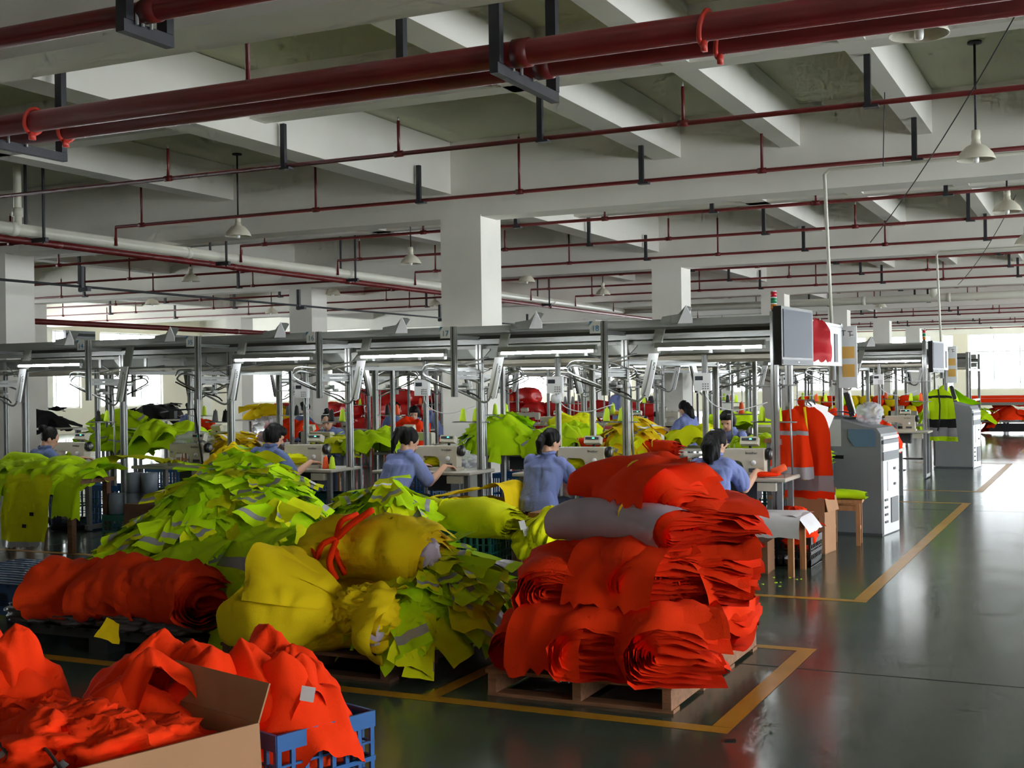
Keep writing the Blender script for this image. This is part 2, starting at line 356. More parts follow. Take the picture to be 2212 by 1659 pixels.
# sprinkler branches, three to a bay
BR = [11.38+3*i for i in range(19)]
hang_mesh = MB().box((0, 0, 0.21), (0.055, 0.05, 0.5), iron).box((0.03, 0, -0.035), (0.13, 0.09, 0.022), iron).mesh('pipe_hanger')
hang_long = MB().box((0, 0, 0.47), (0.055, 0.05, 1.04), iron).box((0.03, 0, -0.035), (0.13, 0.09, 0.022), iron).mesh('pipe_hanger')
drop_mesh = {}
def sprinkler(parent, x, up):
    if up not in drop_mesh:
        s = MB().tube([(0,0,0),(0,0,up)], 0.017, red_pipe, 8).tube([(0,0,up*0.97),(0,0,up+0.04*(1 if up > 0 else -1))], 0.008, alu, 6).tube([(-0.05,0,0),(0.05,0,0)], 0.034, red_pipe, 8)
        drop_mesh[up] = s.mesh('sprinkler_stub', True)
    link('sprinkler_stub', drop_mesh[up], parent, (x, 0, 0))
ordn = ['first', 'second', 'third', 'fourth', 'fifth', 'sixth', 'seventh', 'eighth', 'ninth', 'tenth', 'eleventh', 'twelfth', 'thirteenth', 'fourteenth', 'fifteenth', 'sixteenth', 'seventeenth', 'eighteenth', 'nineteenth', 'twentieth', 'twenty-first']
for i, y in enumerate(BR):
    x0 = -13.4 if 0 < i < 9 else (-14.6 if i == 0 else -12.6); x1 = 9.5
    e = thing('sprinkler_branch', 'thin dark red sprinkler branch pipe, %s one beyond the twin mains' % ordn[i], 'pipe', (0, y, ZB), 0, 'sprinkler branches under the ceiling')
    pts = [(x0, 0, -0.28), (x0, 0, 0), (x1, 0, 0)] if i else [(x0, 0, 0), (x1, 0, 0)]
    MB().tube(pts, 0.024, red_pipe, 8).build('pipe_body', e, True)
    up = (0.35, 0.7, 0.26)[i % 3]
    for x in (-12.9, -9.8, -6.7, -3.58, -0.45): 
        if x > x0: sprinkler(e, x, up)
    for x in (-8.15, -5.05, -1.87, 1.2): link('pipe_hanger', hang_mesh, e, (x, -0.03, 0))
for i, y in enumerate(BR[1:8]):        # the same grid in the next bay to the left
    e = thing('sprinkler_branch', 'thin dark red sprinkler branch beyond the white drain pipe, %s row back' % ordn[i], 'pipe', (0, y+0.4, ZB-0.05), 0, 'sprinkler branches of the left bay')
    MB().tube([(-33, 0, 0), (-14.2, 0, 0)], 0.024, red_pipe, 8).build('pipe_body', e, True)
    for x in np.arange(-31+(i % 2), -15, 3.0): sprinkler(e, x, 0.45)
    for x in (-18.4-(i % 3), -23.2, -28): link('pipe_hanger', hang_long, e, (x, -0.03, 0))
pipe_run('feed_pipe', 'dark red feed pipe running under the white drain pipe', [(-13.58, 8.0, 3.70), (-13.58, 46, 3.70)], 0.05, red_pipe, [((-13.58, y, 3.70), (0, 1, 0)) for y in (13.4, 17.4, 21, 26, 31)])
pipe_run('feed_pipe', 'dark red valve pipe low across the left bay', [(-19.6, 17.4, 3.02), (-19.6, 50, 3.02)], 0.06, red_pipe, [((-19.6, y, 3.02), (0, 1, 0)) for y in (25.2, 26.4, 26.9, 28.0)])
d = pipe_run('drain_pipe', 'long white plastic drain pipe running away from upper left', [(-13.5, 8.0, 3.83), (-13.5, 36.4, 3.83)], 0.088, pvc, [((-13.5, y, 3.83), (0, 1, 0)) for y in (12.5, 16.1, 20.9, 26.4, 31)], 16)
MB().tube([(0, 4.6, 0), (0, 4.6, 0.9)], 0.055, pvc, 12).build('riser', d, True); MB().tube([(0, 4.6, 0.18), (0, 4.6, 0.3)], 0.075, pvc, 12).build('collar', d, True)
MB().tube([(0, 18.2, 0), (0, 18.2, 0.9)], 0.055, pvc, 12).build('riser', d, True)
d = pipe_run('drain_pipe', 'long white plastic drain pipe crossing behind the conveyor tops', [(-13.5, 36.5, 3.85), (6, 36.5, 3.85)], 0.11, pvc, [((x, 36.5, 3.85), (1, 0, 0)) for x in (-8.4, -6.2, -3.9, -1.5)], 16)
MB().tube([(9.2, 0, 0), (9.2, 0, 0.5)], 0.12, pvc, 12).build('riser', d, True)
for y, l in ((12.9, 'first'), (16.9, 'second'), (20.9, 'third'), (25.4, 'fourth'), (30.4, 'fifth')):
    e = thing('pipe_trapeze', 'iron rod cradle under the white drain pipe, %s from the left edge' % l, 'hanger', (-13.5, y, 3.66), 0, 'drain pipe cradles')
    for s in (-0.17, 0.17): MB().box((s, 0, 0.67), (0.03, 0.03, 1.34), iron).build('rod', e)
    MB().box((0, 0, 0.05), (0.46, 0.06, 0.06), iron).build('crossbar', e)
e = thing('cable_conduit', 'thin dark conduit sagging across the left bay on short brackets', 'conduit', (-14.9, 12, 3.28))
MB().tube([(0, 0, 0), (0, 26, 0)], 0.022, iron, 6).build('pipe_body', e, True)
for y in (3.2, 9.2, 15.2, 20.4): MB().box((0, y, 0.12), (0.06, 0.06, 0.42), iron).box((0.06, y, -0.05), (0.2, 0.08, 0.06), iron).build('bracket', e)
# white conduits dropping to the conveyor ends, with their cables
for (x, y, lab) in ((-2.75, 14.12, 'thin white conduit dropping to the near conveyor end'), (-2.74, 24.32, 'thin white conduit dropping to the far conveyor end')):
    e = thing('power_drop', lab, 'conduit', (x, y, 2.1))
    MB().tube([(0, 0, 0), (-0.03, 0, 0.9), (-0.06, 0.0, 1.80), (0.0, -0.05, 1.84), (5.5, 0.0, 1.86)], 0.02, pvc, 8).build('pipe_body', e, True)
    MB().tube([(0, 0, -0.5), (0, 0, 0.02)], 0.035, white_paint, 8).build('sleeve', e, True)
def cable(name, label, pts, r=0.006, m=iron): return tag(MB().tube([Vector(p)-Vector(pts[0]) for p in pts], r, m, 5).build(name, None, True, pts[0]), label, 'cable')
def sag(a, b, s, n=12): 
    a, b = Vector(a), Vector(b); return [a.lerp(b, t)-Vector((0, 0, s*4*t*(1-t))) for t in [i/n for i in range(n+1)]]
cable('cable', 'thin black cable slanting up across the ceiling to the upper right', sag((-2.3, 14.0, 3.1), (-0.3, 9.8, 4.7), 0.12))
cable('cable', 'thin black cable slanting up over the far aisle', sag((-2.4, 24.0, 3.3), (-1.2, 20.6, 4.4), 0.12))
cable('cable', 'thin wire hanging from the ceiling beside the pendant lamp', [(-1.95, 12.9, 4.75), (-2.0, 13.0, 3.75)], 0.005)
# pendant lamps
lamp = thing('pendant_lamp', '', 'lamp', (0, 0, 0), 0, 'cream pendant factory lamps')
MB().lathe([(0.0, 0.12), (0.035, 0.12), (0.045, 0.09), (0.05, 0.06), (0.10, 0.035), (0.16, -0.03), (0.187, -0.09), (0.189, -0.10), (0.183, -0.098), (0.155, -0.032), (0.095, 0.025), (0.0, 0.05)], enamel, 24).build('shade', lamp, True)
MB().lathe([(0.0, 0.2), (0.04, 0.2), (0.045, 0.14), (0.04, 0.1), (0.0, 0.1)], enamel, 14).build('socket', lamp, True)
MB().tube([(0, 0, 0.18), (0, 0, 1.08)], 0.012, iron, 8).build('rod', lamp, True)
MB().lathe([(0.0, 1.07), (0.07, 1.075), (0.07, 1.095), (0.0, 1.1)], iron, 16).build('ceiling_rose', lamp, True)
MB().lathe([(0.0, -0.13), (0.025, -0.125), (0.03, -0.1), (0.03, 0.03), (0.0, 0.04)], bulb_m, 12).build('bulb', lamp, True)
LP = [((-1.15, 13.4), 'cream pendant lamp on a long rod at upper right over the aisle'), ((-11.3, 14.6), 'cream pendant lamp at upper left in front of the sprinkler pipe'),
      ((-1.15, 17.8), 'cream pendant lamp at the right edge below the first aisle lamp'), ((-11.26, 19.5), 'cream pendant lamp just left of the big column'), ((-11.25, 24.45), 'cream pendant lamp just right of the big column'),
      ((-16.85, 20.2), 'cream pendant lamp below the white drain pipe at far left'), ((-1.05, 8.35), 'cream pendant lamp half hidden by the twin red mains'), ((-16.65, 25.1), 'small cream pendant lamp beside the white column at left'),
      ((-11.26, 29.0), 'small cream pendant lamp over the junction of the white drain pipes'), ((-16.7, 30.2), 'small cream pendant lamp above the number 17 sign'), ((-1.15, 22.3), 'small cream pendant lamp at the right edge, third along the aisle'),
      ((-11.3, 34.4), 'small cream pendant lamp behind the drain pipe end'), ((-22.2, 25.1), 'small cream pendant lamp above the bright window, left'), ((-22.2, 30.2), 'tiny cream pendant lamp above the number 16 sign'), ((-6.2, 39.4), 'tiny pendant lamp behind the red flag')]
for i, ((x, y), l) in enumerate(LP):
    if i == 0: lamp.location = (x, y, 3.95-0.05); lamp['label'] = l
    else: dup(lamp, None, (x, y, 3.90), 0, l)
# ------------------------------------------------------------------ overhead hanger conveyors
def profile_poly(w, slot=0.012, d=0.014):
    h = w/2; q = slot/2; g = h-d
    return [(-h,-h),(-q,-h),(-q,-g),(q,-g),(q,-h),(h,-h),(h,-q),(g,-q),(g,q),(h,q),(h,h),(q,h),(q,g),(-q,g),(-q,h),(-h,h),(-h,q),(-g,q),(-g,-q),(-h,-q)]
def post_mesh(w, z0, z1, name='post'):
    mb = MB(); mb.prism(profile_poly(w), z0, z1, alu, axis='z'); return mb.mesh(name)
def rail_x(x0, x1, y, z, h=0.05, w=0.045, m=None):
    p = profile_poly(1.0, 0.2, 0.22); mb = MB(); mb.prism([(y+a*w, z+b*h) for a, b in p], x0, x1, m or alu, axis='x'); return mb
def rail_y(x, y0, y1, z, w=0.04):
    mb = MB(); mb.prism([(x+a, z+b) for a, b in profile_poly(w)], y0, y1, alu, axis='y'); return mb
PX = [-1.41-1.535*k for k in range(7)]
def bez(pts, n=6):
    """Catmull-Rom through the points"""
    P = [Vector(p) for p in pts]; P = [P[0]*2-P[1]]+P+[P[-1]*2-P[-2]]; out = []
    for i in range(1, len(P)-2):
        for k in range(n):
            t = k/n; a, b, c, d = P[i-1], P[i], P[i+1], P[i+2]
            out.append(0.5*((2*b)+(c-a)*t+(2*a-5*b+4*c-d)*t*t+(3*b-a-3*c+d)*t*t*t))
    return out+[P[-2]]
L_END = PX[-1]-1.2
def make_line(label, loc):
    e = thing('hanger_conveyor', label, 'conveyor', loc)
    pm = post_mesh(0.06, 0, 2.0); pe = post_mesh(0.062, 0, 2.22, 'end_post'); pn = post_mesh(0.05, 1.49, 2.16, 'sign_post'); ps = post_mesh(0.045, 0, 1.86, 'spine_post')
    bar = MB(); bar.prism([(a, b) for a, b in profile_poly(0.035)], -0.52, -0.03, alu, axis='y'); barm = bar.mesh('tie_bar')
    corner = MB().prism([(0, 0), (0.09, 0), (0.09, -0.012), (0.012, -0.09), (0, -0.09)], -0.012, 0.012, alu_d).mesh('corner_bracket')
    # loading arm: bent tubes in front of each post
    arm = MB()
    arm.tube(bez([(0.42, -0.44, 1.80), (0.36, -0.44, 1.56), (0.31, -0.44, 1.455), (0.24, -0.44, 1.44), (0.1, -0.44, 1.50), (-0.15, -0.42, 1.60), (-0.38, -0.40, 1.69), (-0.44, -0.34, 1.735), (-0.40, -0.28, 1.77), (-0.2, -0.24, 1.72), (0.1, -0.2, 1.62)], 5), 0.011, alu, 7)
    arm.tube(bez([(-0.44, -0.38, 1.75), (-0.34, -0.42, 1.81), (-0.1, -0.3, 1.80), (0.15, -0.1, 1.87)], 4), 0.009, alu, 6)
    arm.tube(bez([(-0.46, -0.36, 1.68), (-0.2, -0.38, 1.585), (0.1, -0.38, 1.52), (0.2, -0.40, 1.47)], 4), 0.008, dark_brush, 6)
    arm.tube([(-0.5, 0.2, 1.90), (0.1, -0.12, 1.72)], 0.007, alu, 6).tube([(0.0, -0.3, 1.79), (0.35, 0.3, 1.88)], 0.007, alu, 6)
    arm.box((0.0, -0.36, 1.60), (0.09, 0.05, 0.045), alu_d).box((0.07, -0.36, 1.57), (0.05, 0.04, 0.03), white_paint).box((-0.3, -0.35, 1.80), (0.07, 0.05, 0.04), alu_d)
    armm = arm.mesh('loading_arm', True)
    ch = MB()
    poly = [(0.300, 1.50), (0.315, 1.478), (0.36, 1.462), (0.385, 1.48), (0.475, 1.86), (0.385, 1.86)]
    ch.prism(poly, -0.445, -0.425, white_paint).tube([(0.345, -0.45, 1.485), (0.345, -0.444, 1.485)], 0.006, black_pl, 8)
    for k in range(4): ch.box((0.432+0.006*(k % 2), -0.447, 1.72+0.018*k), (0.012, 0.003, 0.008), print_d)
    ch.box((0.395, -0.40, 1.66), (0.02, 0.05, 0.38), dark_brush, (0, 0.2, 0))
    chm = ch.mesh('chute_plate')
    up = MB().prism([(0.385, 1.86), (0.475, 1.86), (0.53, 2.08), (0.44, 2.08)], -0.42, -0.39, alu_d).mesh('upper_chute')
    fh = MB().prism([(0.28, 2.15), (0.45, 2.15), (0.56, 2.30), (0.53, 2.315), (0.46, 2.24), (0.30, 2.22)], 0.2, 0.32, alu_d).mesh('feed_head'); fw = MB().prism([(0.46, 2.15), (0.60, 2.15), (0.60, 2.20), (0.54, 2.32)], 0.18, 0.195, white_paint).mesh('head_plate')
    sb = MB().box((0, 0, 1.93), (0.035, 0.02, 0.13), alu).mesh('strut')
    for side in (0, 1):
        def LY(y): return y if side == 0 else 3.0-y
        def flip(me): return me
        MB().box((L_END/2, LY(0.5), 2.145), (-L_END, 0.42, 0.11), alu_d).build('conveyor_cover', e)
        MB().box((L_END/2, LY(0.27), 2.075), (-L_END, 0.05, 0.05), dark_brush).build('brush_strip', e)
        rail_x(L_END, 0, LY(0.05), 2.03, 0.05).build('top_rail', e); rail_x(L_END, 0, LY(0.05), 1.975, 0.03, 0.03, alu_d).build('lower_flange', e)
        MB().box((L_END/2, LY(0.52), 1.935), (-L_END, 0.012, 0.12), alu_d).build('side_panel', e)
        rail_x(L_END, 0, LY(0.62), 1.835, 0.04, 0.05, cream_paint).build('bottom_rail', e)
        link('end_post', pe, e, (0, LY(0.0), 0))
        for k, x in enumerate(PX):
            link('post', pm, e, (x, LY(0.0), 0)); rz = 0 if side == 0 else math.pi
            o = link('sign_post', pn, e, (x, LY(-0.54), 0))
            for z in (1.715, 1.675, 2.06): link('tie_bar', barm, e, (x, LY(0), z), (0, 0, rz))
            for s in (0, math.pi): link('corner_bracket', corner, e, (x+(0.03 if s == 0 else -0.03), LY(0), 1.955), (0, 0, s))
            link('spine_post', ps, e, (x+0.6, LY(0.56), 0))
            for q in (0.25, 0.8, 1.1): link('strut', sb, e, (x+q, LY(0.1), 0))
            o = link('loading_arm', armm, e, (x, LY(0), 0), (0, 0, rz)); link('chute_plate', chm, o)
            link('upper_chute', up, e, (x, LY(0), 0), (0, 0, rz)); o = link('feed_head', fh, e, (x, LY(0), 0), (0, 0, rz)); link('head_plate', fw, o)
    for x in (0, -1.41, -4.5, -7.5): rail_y(x, 0.03, 2.97, 1.80, 0.05).build('cross_tie', e)
    MB().box((0, 1.45, 1.05), (0.05, 2.9, 0.05), alu).build('end_tie', e)
    link('end_post', pe, e, (0, 0.55, 0)); 
    return e
LX = -2.66
line1 = make_line('long grey overhead hanger conveyor with numbered posts above the front sewing row', (LX, 11.04, 0))
for i, (y, lab) in enumerate(((21.24, 'grey overhead hanger conveyor beyond the big column, second row of the hall'), (31.4, 'grey overhead hanger conveyor far back, third row of the hall'))):
    dup(line1, None, (LX-(0.0 if i == 0 else 0.3), y, 0), 0, lab)
# number signs on the posts
nums = ['18', '17', '16', '15', '14']
for k, t in enumerate(nums):
    e = thing('number_sign', 'small white station sign reading %s, %s post from the aisle' % (t, ordn[k]), 'sign', (LX+PX[k]-0.075, 11.04-0.575, 2.105), 0, 'station number signs')
    MB().prism([(-0.05, -0.055), (0.05, -0.055), (0.05, 0.055), (-0.02, 0.055), (-0.05, 0.02)], -0.003, 0.003, paper).build('plate', e)
    MB().prism([(-0.052, 0.02), (-0.02, 0.056), (-0.052, 0.056)], -0.004, 0.002, sign_blue).build('corner_mark', e)
    link('lettering', text_mesh(t, 0.075, sign_blue), e, (0.005, -0.0045, -0.012), (math.pi/2, 0, 0))
# led battens, hand terminals
lampb = thing('led_batten', '', 'lamp', (0, 0, 0), 0, 'led battens under the conveyors')
MB().prism([(-0.028, 0.0), (0.028, 0.0), (0.02, 0.045), (-0.02, 0.045)], -0.49, 0.49, alu_d, axis='x').build('housing', lampb)
MB().tube([(-0.46, 0, -0.012), (0.46, 0, -0.012)], 0.013, led, 8).build('tube', lampb, True)
for s in (-1, 1): MB().box((s*0.475, 0, -0.008), (0.025, 0.03, 0.035), white_paint).build('end_cap', lampb)
first = [True]
def put_led(x, y, z, lab):
    if first[0]: lampb.location = (x, y, z); lampb['label'] = lab; first[0] = False
    else: dup(lampb, None, (x, y, z), 0, lab)
for k, n in ((0, '18 and the conveyor end'), (1, '17 and 18'), (2, '16 and 17'), (3, '15 and 16'), (5, '13 and 14')):
    put_led(LX+PX[k]+0.98, 10.47, 1.905, 'lit white tube lamp on the near side of the front conveyor, %s from the aisle' % ordn[k])
for k in range(6):
    put_led(LX+PX[k]+0.93, 14.4, 1.9, 'lit tube lamp over the rear side of the front conveyor, %s from the aisle' % ordn[k])
    put_led(LX+PX[k]+0.93, 20.88, 1.9, 'lit tube lamp on the near side of the second conveyor, %s from the aisle' % ordn[k])
term = thing('hand_terminal', '', 'terminal', (0, 0, 0), 0, 'white keypad terminals on the posts')
MB().box((0, 0, 0), (0.17, 0.05, 0.17), white_paint).build('case', term)
MB().box((-0.03, -0.027, 0.035), (0.075, 0.006, 0.04), print_d).build('display', term)
for i in range(3):
    for j in range(3): MB().box((0.01+0.024*i, -0.027, -0.065+0.022*j), (0.013, 0.005, 0.012), grey_paint).build('key', term)
MB().tube(bez([(0.02, 0, -0.085), (0.05, -0.02, -0.16), (0.16, -0.04, -0.24), (0.36, -0.05, -0.27), (0.62, 0, -0.2)], 5), 0.005, white_paint, 6).build('cord', term, True)
for k in range(4):
    x = LX+PX[k]+0.6; lab = 'white keypad terminal on the post %s' % ('near the conveyor end' if k == 0 else '%s from the conveyor end' % ordn[k])
    if k == 0: term.location = (x, 11.04+0.49, 1.60); term['label'] = lab
    else: dup(term, None, (x, 11.04+0.49, 1.60-0.01*k), 0, lab)
for k in range(3): dup(term, None, (LX+PX[k]+0.6, 21.24+0.49, 1.6), 0, 'white terminal box on the second conveyor, %s from the aisle' % ordn[k])

# ------------------------------------------------------------------ sewing stations
def make_machine():
    e = thing('sewing_machine', '', 'sewing machine', (0,0,0), 0, 'cream industrial sewing machines')
    b = MB(); b.prism([(-0.24, 0.085), (-0.245, 0.10), (-0.245, 0.225), (-0.235, 0.24), (0.215, 0.245), (0.225, 0.235), (0.225, 0.03), (0.03, 0.03), (0.03, 0.09), (0.015, 0.12), (-0.015, 0.135), (-0.14, 0.138), (-0.155, 0.125), (-0.16, 0.085)], -0.055, 0.055, cream_paint)
    o = b.build('body', e); m_ = o.modifiers.new('soft', 'BEVEL'); m_.width = 0.008; m_.segments = 2
    MB().box((-0.005, 0.0, 0.015), (0.48, 0.17, 0.03), cream_paint).build('bed', e)
    MB().lathe([(0.0, -0.02), (0.05, -0.02), (0.057, -0.008), (0.057, 0.008), (0.05, 0.02), (0.02, 0.024), (0.0, 0.024)], black_pl, 20, (0.252, 0, 0.195), (0, math.pi/2, 0)).build('handwheel', e, True)
    MB().lathe([(0.0, 0.0), (0.03, 0.0), (0.032, 0.004), (0.0, 0.006)], alu, 16, (0.276, 0, 0.195), (0, math.pi/2, 0)).build('wheel_hub', e, True)
    MB().tube([(-0.205, -0.0, 0.09), (-0.205, 0, 0.035)], 0.006, alu, 6).box((-0.205, 0, 0.036), (0.02, 0.04, 0.006), alu).build('needle_bar', e)
    MB().lathe([(0.0, 0), (0.022, 0), (0.02, 0.016), (0.0, 0.018)], white_paint, 14, (0.13, -0.056, 0.12), (math.pi/2, 0, 0)).build('stitch_dial', e, True)
    MB().lathe([(0.0, 0), (0.012, 0), (0.012, 0.02), (0.0, 0.02)], alu, 10, (-0.2, -0.056, 0.15), (math.pi/2, 0, 0)).build('tension_dial', e, True)
    MB().box((0.13, -0.058, 0.055), (0.09, 0.006, 0.03), dgrey_paint).build('reverse_lever', e)
    link('lettering', text_mesh('brother', 0.034, print_d), e, (0.11, -0.0575, 0.205), (math.pi/2, 0, 0))
    p = MB().box((0.06, 0.09, 0.30), (0.16, 0.07, 0.07), cream_paint, (-0.35, 0, 0)).build('control_panel', e)
    MB().box((0.06, 0.055, 0.322), (0.13, 0.006, 0.022), print_d, (-0.35, 0, 0)).build('panel_display', p)
    MB().box((0.075, 0.0505, 0.324), (0.022, 0.004, 0.01), green_led, (-0.35, 0, 0)).build('lit_digit', p)
    MB().box((0.06, 0.1, 0.255), (0.02, 0.02, 0.04), iron).build('panel_stem', e)
    for s in (-0.1, -0.06): MB().tube([(s, 0, 0.24), (s, 0, 0.275)], 0.003, alu, 5).build('thread_pin', e)
    return e
def make_table():
    e = thing('sewing_table', '', 'table', (0,0,0), 0, 'sewing tables of the front row')
    o = MB().box((0.0, 0.06, 0.745), (1.1, 0.56, 0.035), table_top).build('tabletop', e); m_ = o.modifiers.new('soft', 'BEVEL'); m_.width = 0.008
    for x in (-0.48, 0.48):
        for y in (-0.14, 0.26): MB().box((x, y, 0.37), (0.045, 0.045, 0.72), grey_paint).build('leg', e)
        MB().box((x, 0.06, 0.05), (0.05, 0.5, 0.05), grey_paint).build('foot_bar', e)
    MB().box((0.12, 0.05, 0.64), (0.26, 0.18, 0.16), dgrey_paint).build('motor', e)
    MB().box((0.38, -0.19, 0.685), (0.16, 0.06, 0.07), cream_paint).build('switch_box', e)
    MB().box((-0.05, 0.02, 0.12), (0.4, 0.25, 0.02), iron).build('treadle', e)
    st = MB().tube([(0.5, 0.26, 0.74), (0.48, 0.26, 1.55)], 0.009, alu, 6).tube([(0.14, 0.30, 1.23), (0.55, 0.22, 1.23)], 0.008, alu, 6).tube([(0.14, 0.22, 1.23), (0.14, 0.34, 1.23)], 0.008, alu, 6).tube([(0.1, 0.30, 1.55), (0.56, 0.24, 1.56)], 0.008, alu, 6)
    st.build('thread_stand', e, True)
    return e
cone_me = {}
def cone_mesh(m):
    if m.name not in cone_me: cone_me[m.name] = MB().lathe([(0.0, 0), (0.033, 0), (0.034, 0.01), (0.021, 0.115), (0.02, 0.12), (0.008, 0.121), (0.006, 0.135), (0.0, 0.135)], m, 12).mesh('thread_cone', True)
    return cone_me[m.name]
def cone(x, y, z, m, lab, tilt=0): return tag(link('thread_cone', cone_mesh(m), None, (x, y, z), (0, tilt, 0)), lab, 'thread cone', 'thread cones')
MX = [-2.93, -4.43, -5.98, -7.56, -9.1, -10.82]
wl = ['nearest the aisle', 'beside the ponytailed worker at centre', 'beside the worker with the white hair clip', 'beside the short-haired worker', 'at the empty seat behind the tape rolls', 'at the far left']
mach = make_machine(); tab = make_table()
for k, x in enumerate(MX):
    lt = 'pale sewing table %s' % wl[k]; lm = 'cream sewing machine %s' % wl[k]
    if k == 0: tab.location = (x-0.1, 10.86, 0); tab['label'] = lt; mach.location = (x, 10.86, 0.7625); mach['label'] = lm
    else: dup(tab, None, (x-0.1, 10.86, 0), 0, lt); dup(mach, None, (x, 10.86, 0.7625), 0, lm)
    cs = (yarn_l, yarn_l) if k < 3 else ((yarn_k, yarn_l) if k != 4 else (yarn_g, yarn_k))
    nm = {yarn_l: 'lime', yarn_k: 'black', yarn_g: 'grey'}
    for j in range(2): cone(x-0.1+0.22+0.16*j, 10.86+0.285-0.03*j, 1.238, cs[j], '%s cone, %s of two on the stand %s' % (nm[cs[j]], ('left', 'right')[j], wl[k]), 0.06)
cone(-7.25, 10.75, 0.7625, yarn_o, 'orange thread cone standing on the table of the short-haired worker'); cone(-7.17, 10.75, 0.7625, yarn_l, 'lime thread cone standing on the table of the short-haired worker')
tag(MB().lathe([(0, 0), (0.035, 0), (0.03, 0.13), (0.012, 0.135), (0, 0.135)], yarn_o, 12).build('thread_cone', None, True, (-2.62, 10.72, 0.80), (0.2, 1.1, 0.4)), 'coral thread cone lying beside the sewing machine nearest the aisle', 'thread cone', 'thread cones')
# rear side of the front conveyor and the rows behind
rowlab = {14.05: 'rear row of the front conveyor', 20.9: 'near row of the second conveyor', 24.4: 'rear row of the second conveyor'}
for (y, rz, n, x0) in ((13.95, math.pi, 6, -3.3), (20.95, 0, 8, -3.1), (24.1, math.pi, 7, -3.3)):
    rl = {13.95: 'in the rear row of the front conveyor', 20.95: 'in the near row of the second conveyor', 24.1: 'in the rear row of the second conveyor'}[y]
    for k in range(n):
        x = x0-1.535*k
        if y == 13.95 and -8.6 < x < -7.6: pass
        dup(tab, None, (x, y, 0), rz, 'pale sewing table %s, %s from the aisle' % (rl, ordn[k]), 'sewing tables of the further rows'); dup(mach, None, (x+(0.1 if rz == 0 else -0.1), y, 0.7625), rz, 'cream sewing machine %s, %s from the aisle' % (rl, ordn[k]))
        for j in range(2):
            m = (yarn_l, yarn_o, yarn_k, yarn_l, yarn_g)[(k*2+j) % 5 if j else (k+int(y)) % 5]; c, s = math.cos(rz), math.sin(rz); lx, ly = 0.22+0.16*j, 0.285-0.03*j
            cone(x+c*lx-s*ly, y+s*lx+c*ly, 1.238, m, '%s thread cone %s, %s table, %s of two' % (m.name.split('_')[0], rl, ordn[k], ('left', 'right')[j]))
# ------------------------------------------------------------------ people
def ring_loft(mb, rings, m, n=20):
    """rings: (centre, rx, ry) horizontal ellipses, closed at both ends"""
    vs_, fs_ = [], []
    for (c, rx, ry) in rings:
        for k in range(n):
            t = 2*math.pi*k/n; vs_.append((c[0]+rx*math.cos(t), c[1]+ry*math.sin(t), c[2]))
    for i in range(len(rings)-1):
        for k in range(n): k2 = (k+1) % n; fs_.append((i*n+k, i*n+k2, (i+1)*n+k2, (i+1)*n+k))
    fs_.append(tuple(range(n-1, -1, -1))); fs_.append(tuple((len(rings)-1)*n+k for k in range(n)))
    return mb.add(vs_, fs_, m)
def ellip(mb, c, r, m, M=None, n=16, h=10):
    vs_, fs_ = [], []; M = M or Matrix.Identity(4)
    for i in range(h+1):
        p = math.pi*(i+0.02)/(h+0.04)
        for k in range(n):
            t = 2*math.pi*k/n; vs_.append(M @ Vector((c[0]+r[0]*math.sin(p)*math.cos(t), c[1]+r[1]*math.sin(p)*math.sin(t), c[2]-r[2]*math.cos(p))))
    for i in range(h):
        for k in range(n): k2 = (k+1) % n; fs_.append((i*n+k, i*n+k2, (i+1)*n+k2, (i+1)*n+k))
    fs_.append(tuple(range(n-1, -1, -1))); fs_.append(tuple(h*n+k for k in range(n)))
    return mb.add(vs_, fs_, m)
def caps(mb, pts, rs, m, M=None, n=12):
    """chain of rounded tapering limbs"""
    P = [Vector(p) for p in pts]
    if M: P = [M @ p for p in P]
    d0 = (P[0]-P[1]).normalized(); d1 = (P[-1]-P[-2]).normalized()
    pp = [P[0]+d0*rs[0]*0.9, P[0]+d0*rs[0]*0.55]+P+[P[-1]+d1*rs[-1]*0.55, P[-1]+d1*rs[-1]*0.9]
    rr = [rs[0]*0.3, rs[0]*0.8]+list(rs)+[rs[-1]*0.8, rs[-1]*0.3]
    return mb.tube(pp, rr, m, n)
def fuse(name, mb, vox, m, parent, smooth=3, wrinkle=0.0, wf=9.0, seed=1, stretch=(1, 1, 1), mat_fn=None):
    me = mb.mesh('raw'); o = bpy.data.objects.new('raw', me); COL.objects.link(o)
    r = o.modifiers.new('r', 'REMESH'); r.mode = 'VOXEL'; r.voxel_size = vox; r.adaptivity = 0
    s = o.modifiers.new('s', 'SMOOTH'); s.iterations = smooth; s.factor = 0.5
    dg = bpy.context.evaluated_depsgraph_get(); out = bpy.data.meshes.new_from_object(o.evaluated_get(dg)); bpy.data.objects.remove(o); bpy.data.meshes.remove(me)
    out.name = name; out.materials.clear(); out.materials.append(m)
    nv = len(out.vertices)
    if wrinkle:
        co = np.empty(nv*3, 'f'); out.vertices.foreach_get('co', co); co = co.reshape(-1, 3); nn = np.empty(nv*3, 'f'); out.vertices.foreach_get('normal', nn); nn = nn.reshape(-1, 3)
        f = fold(co*np.array(stretch), wf, seed)*1.3-0.4+0.45*fold(co*np.array(stretch), wf*2.1, seed+9); co = co+nn*(f*wrinkle)[:, None]; out.vertices.foreach_set('co', co.astype('f').ravel())
    out.polygons.foreach_set('use_smooth', [True]*len(out.polygons)); out.update()
    return link(name, out, parent)
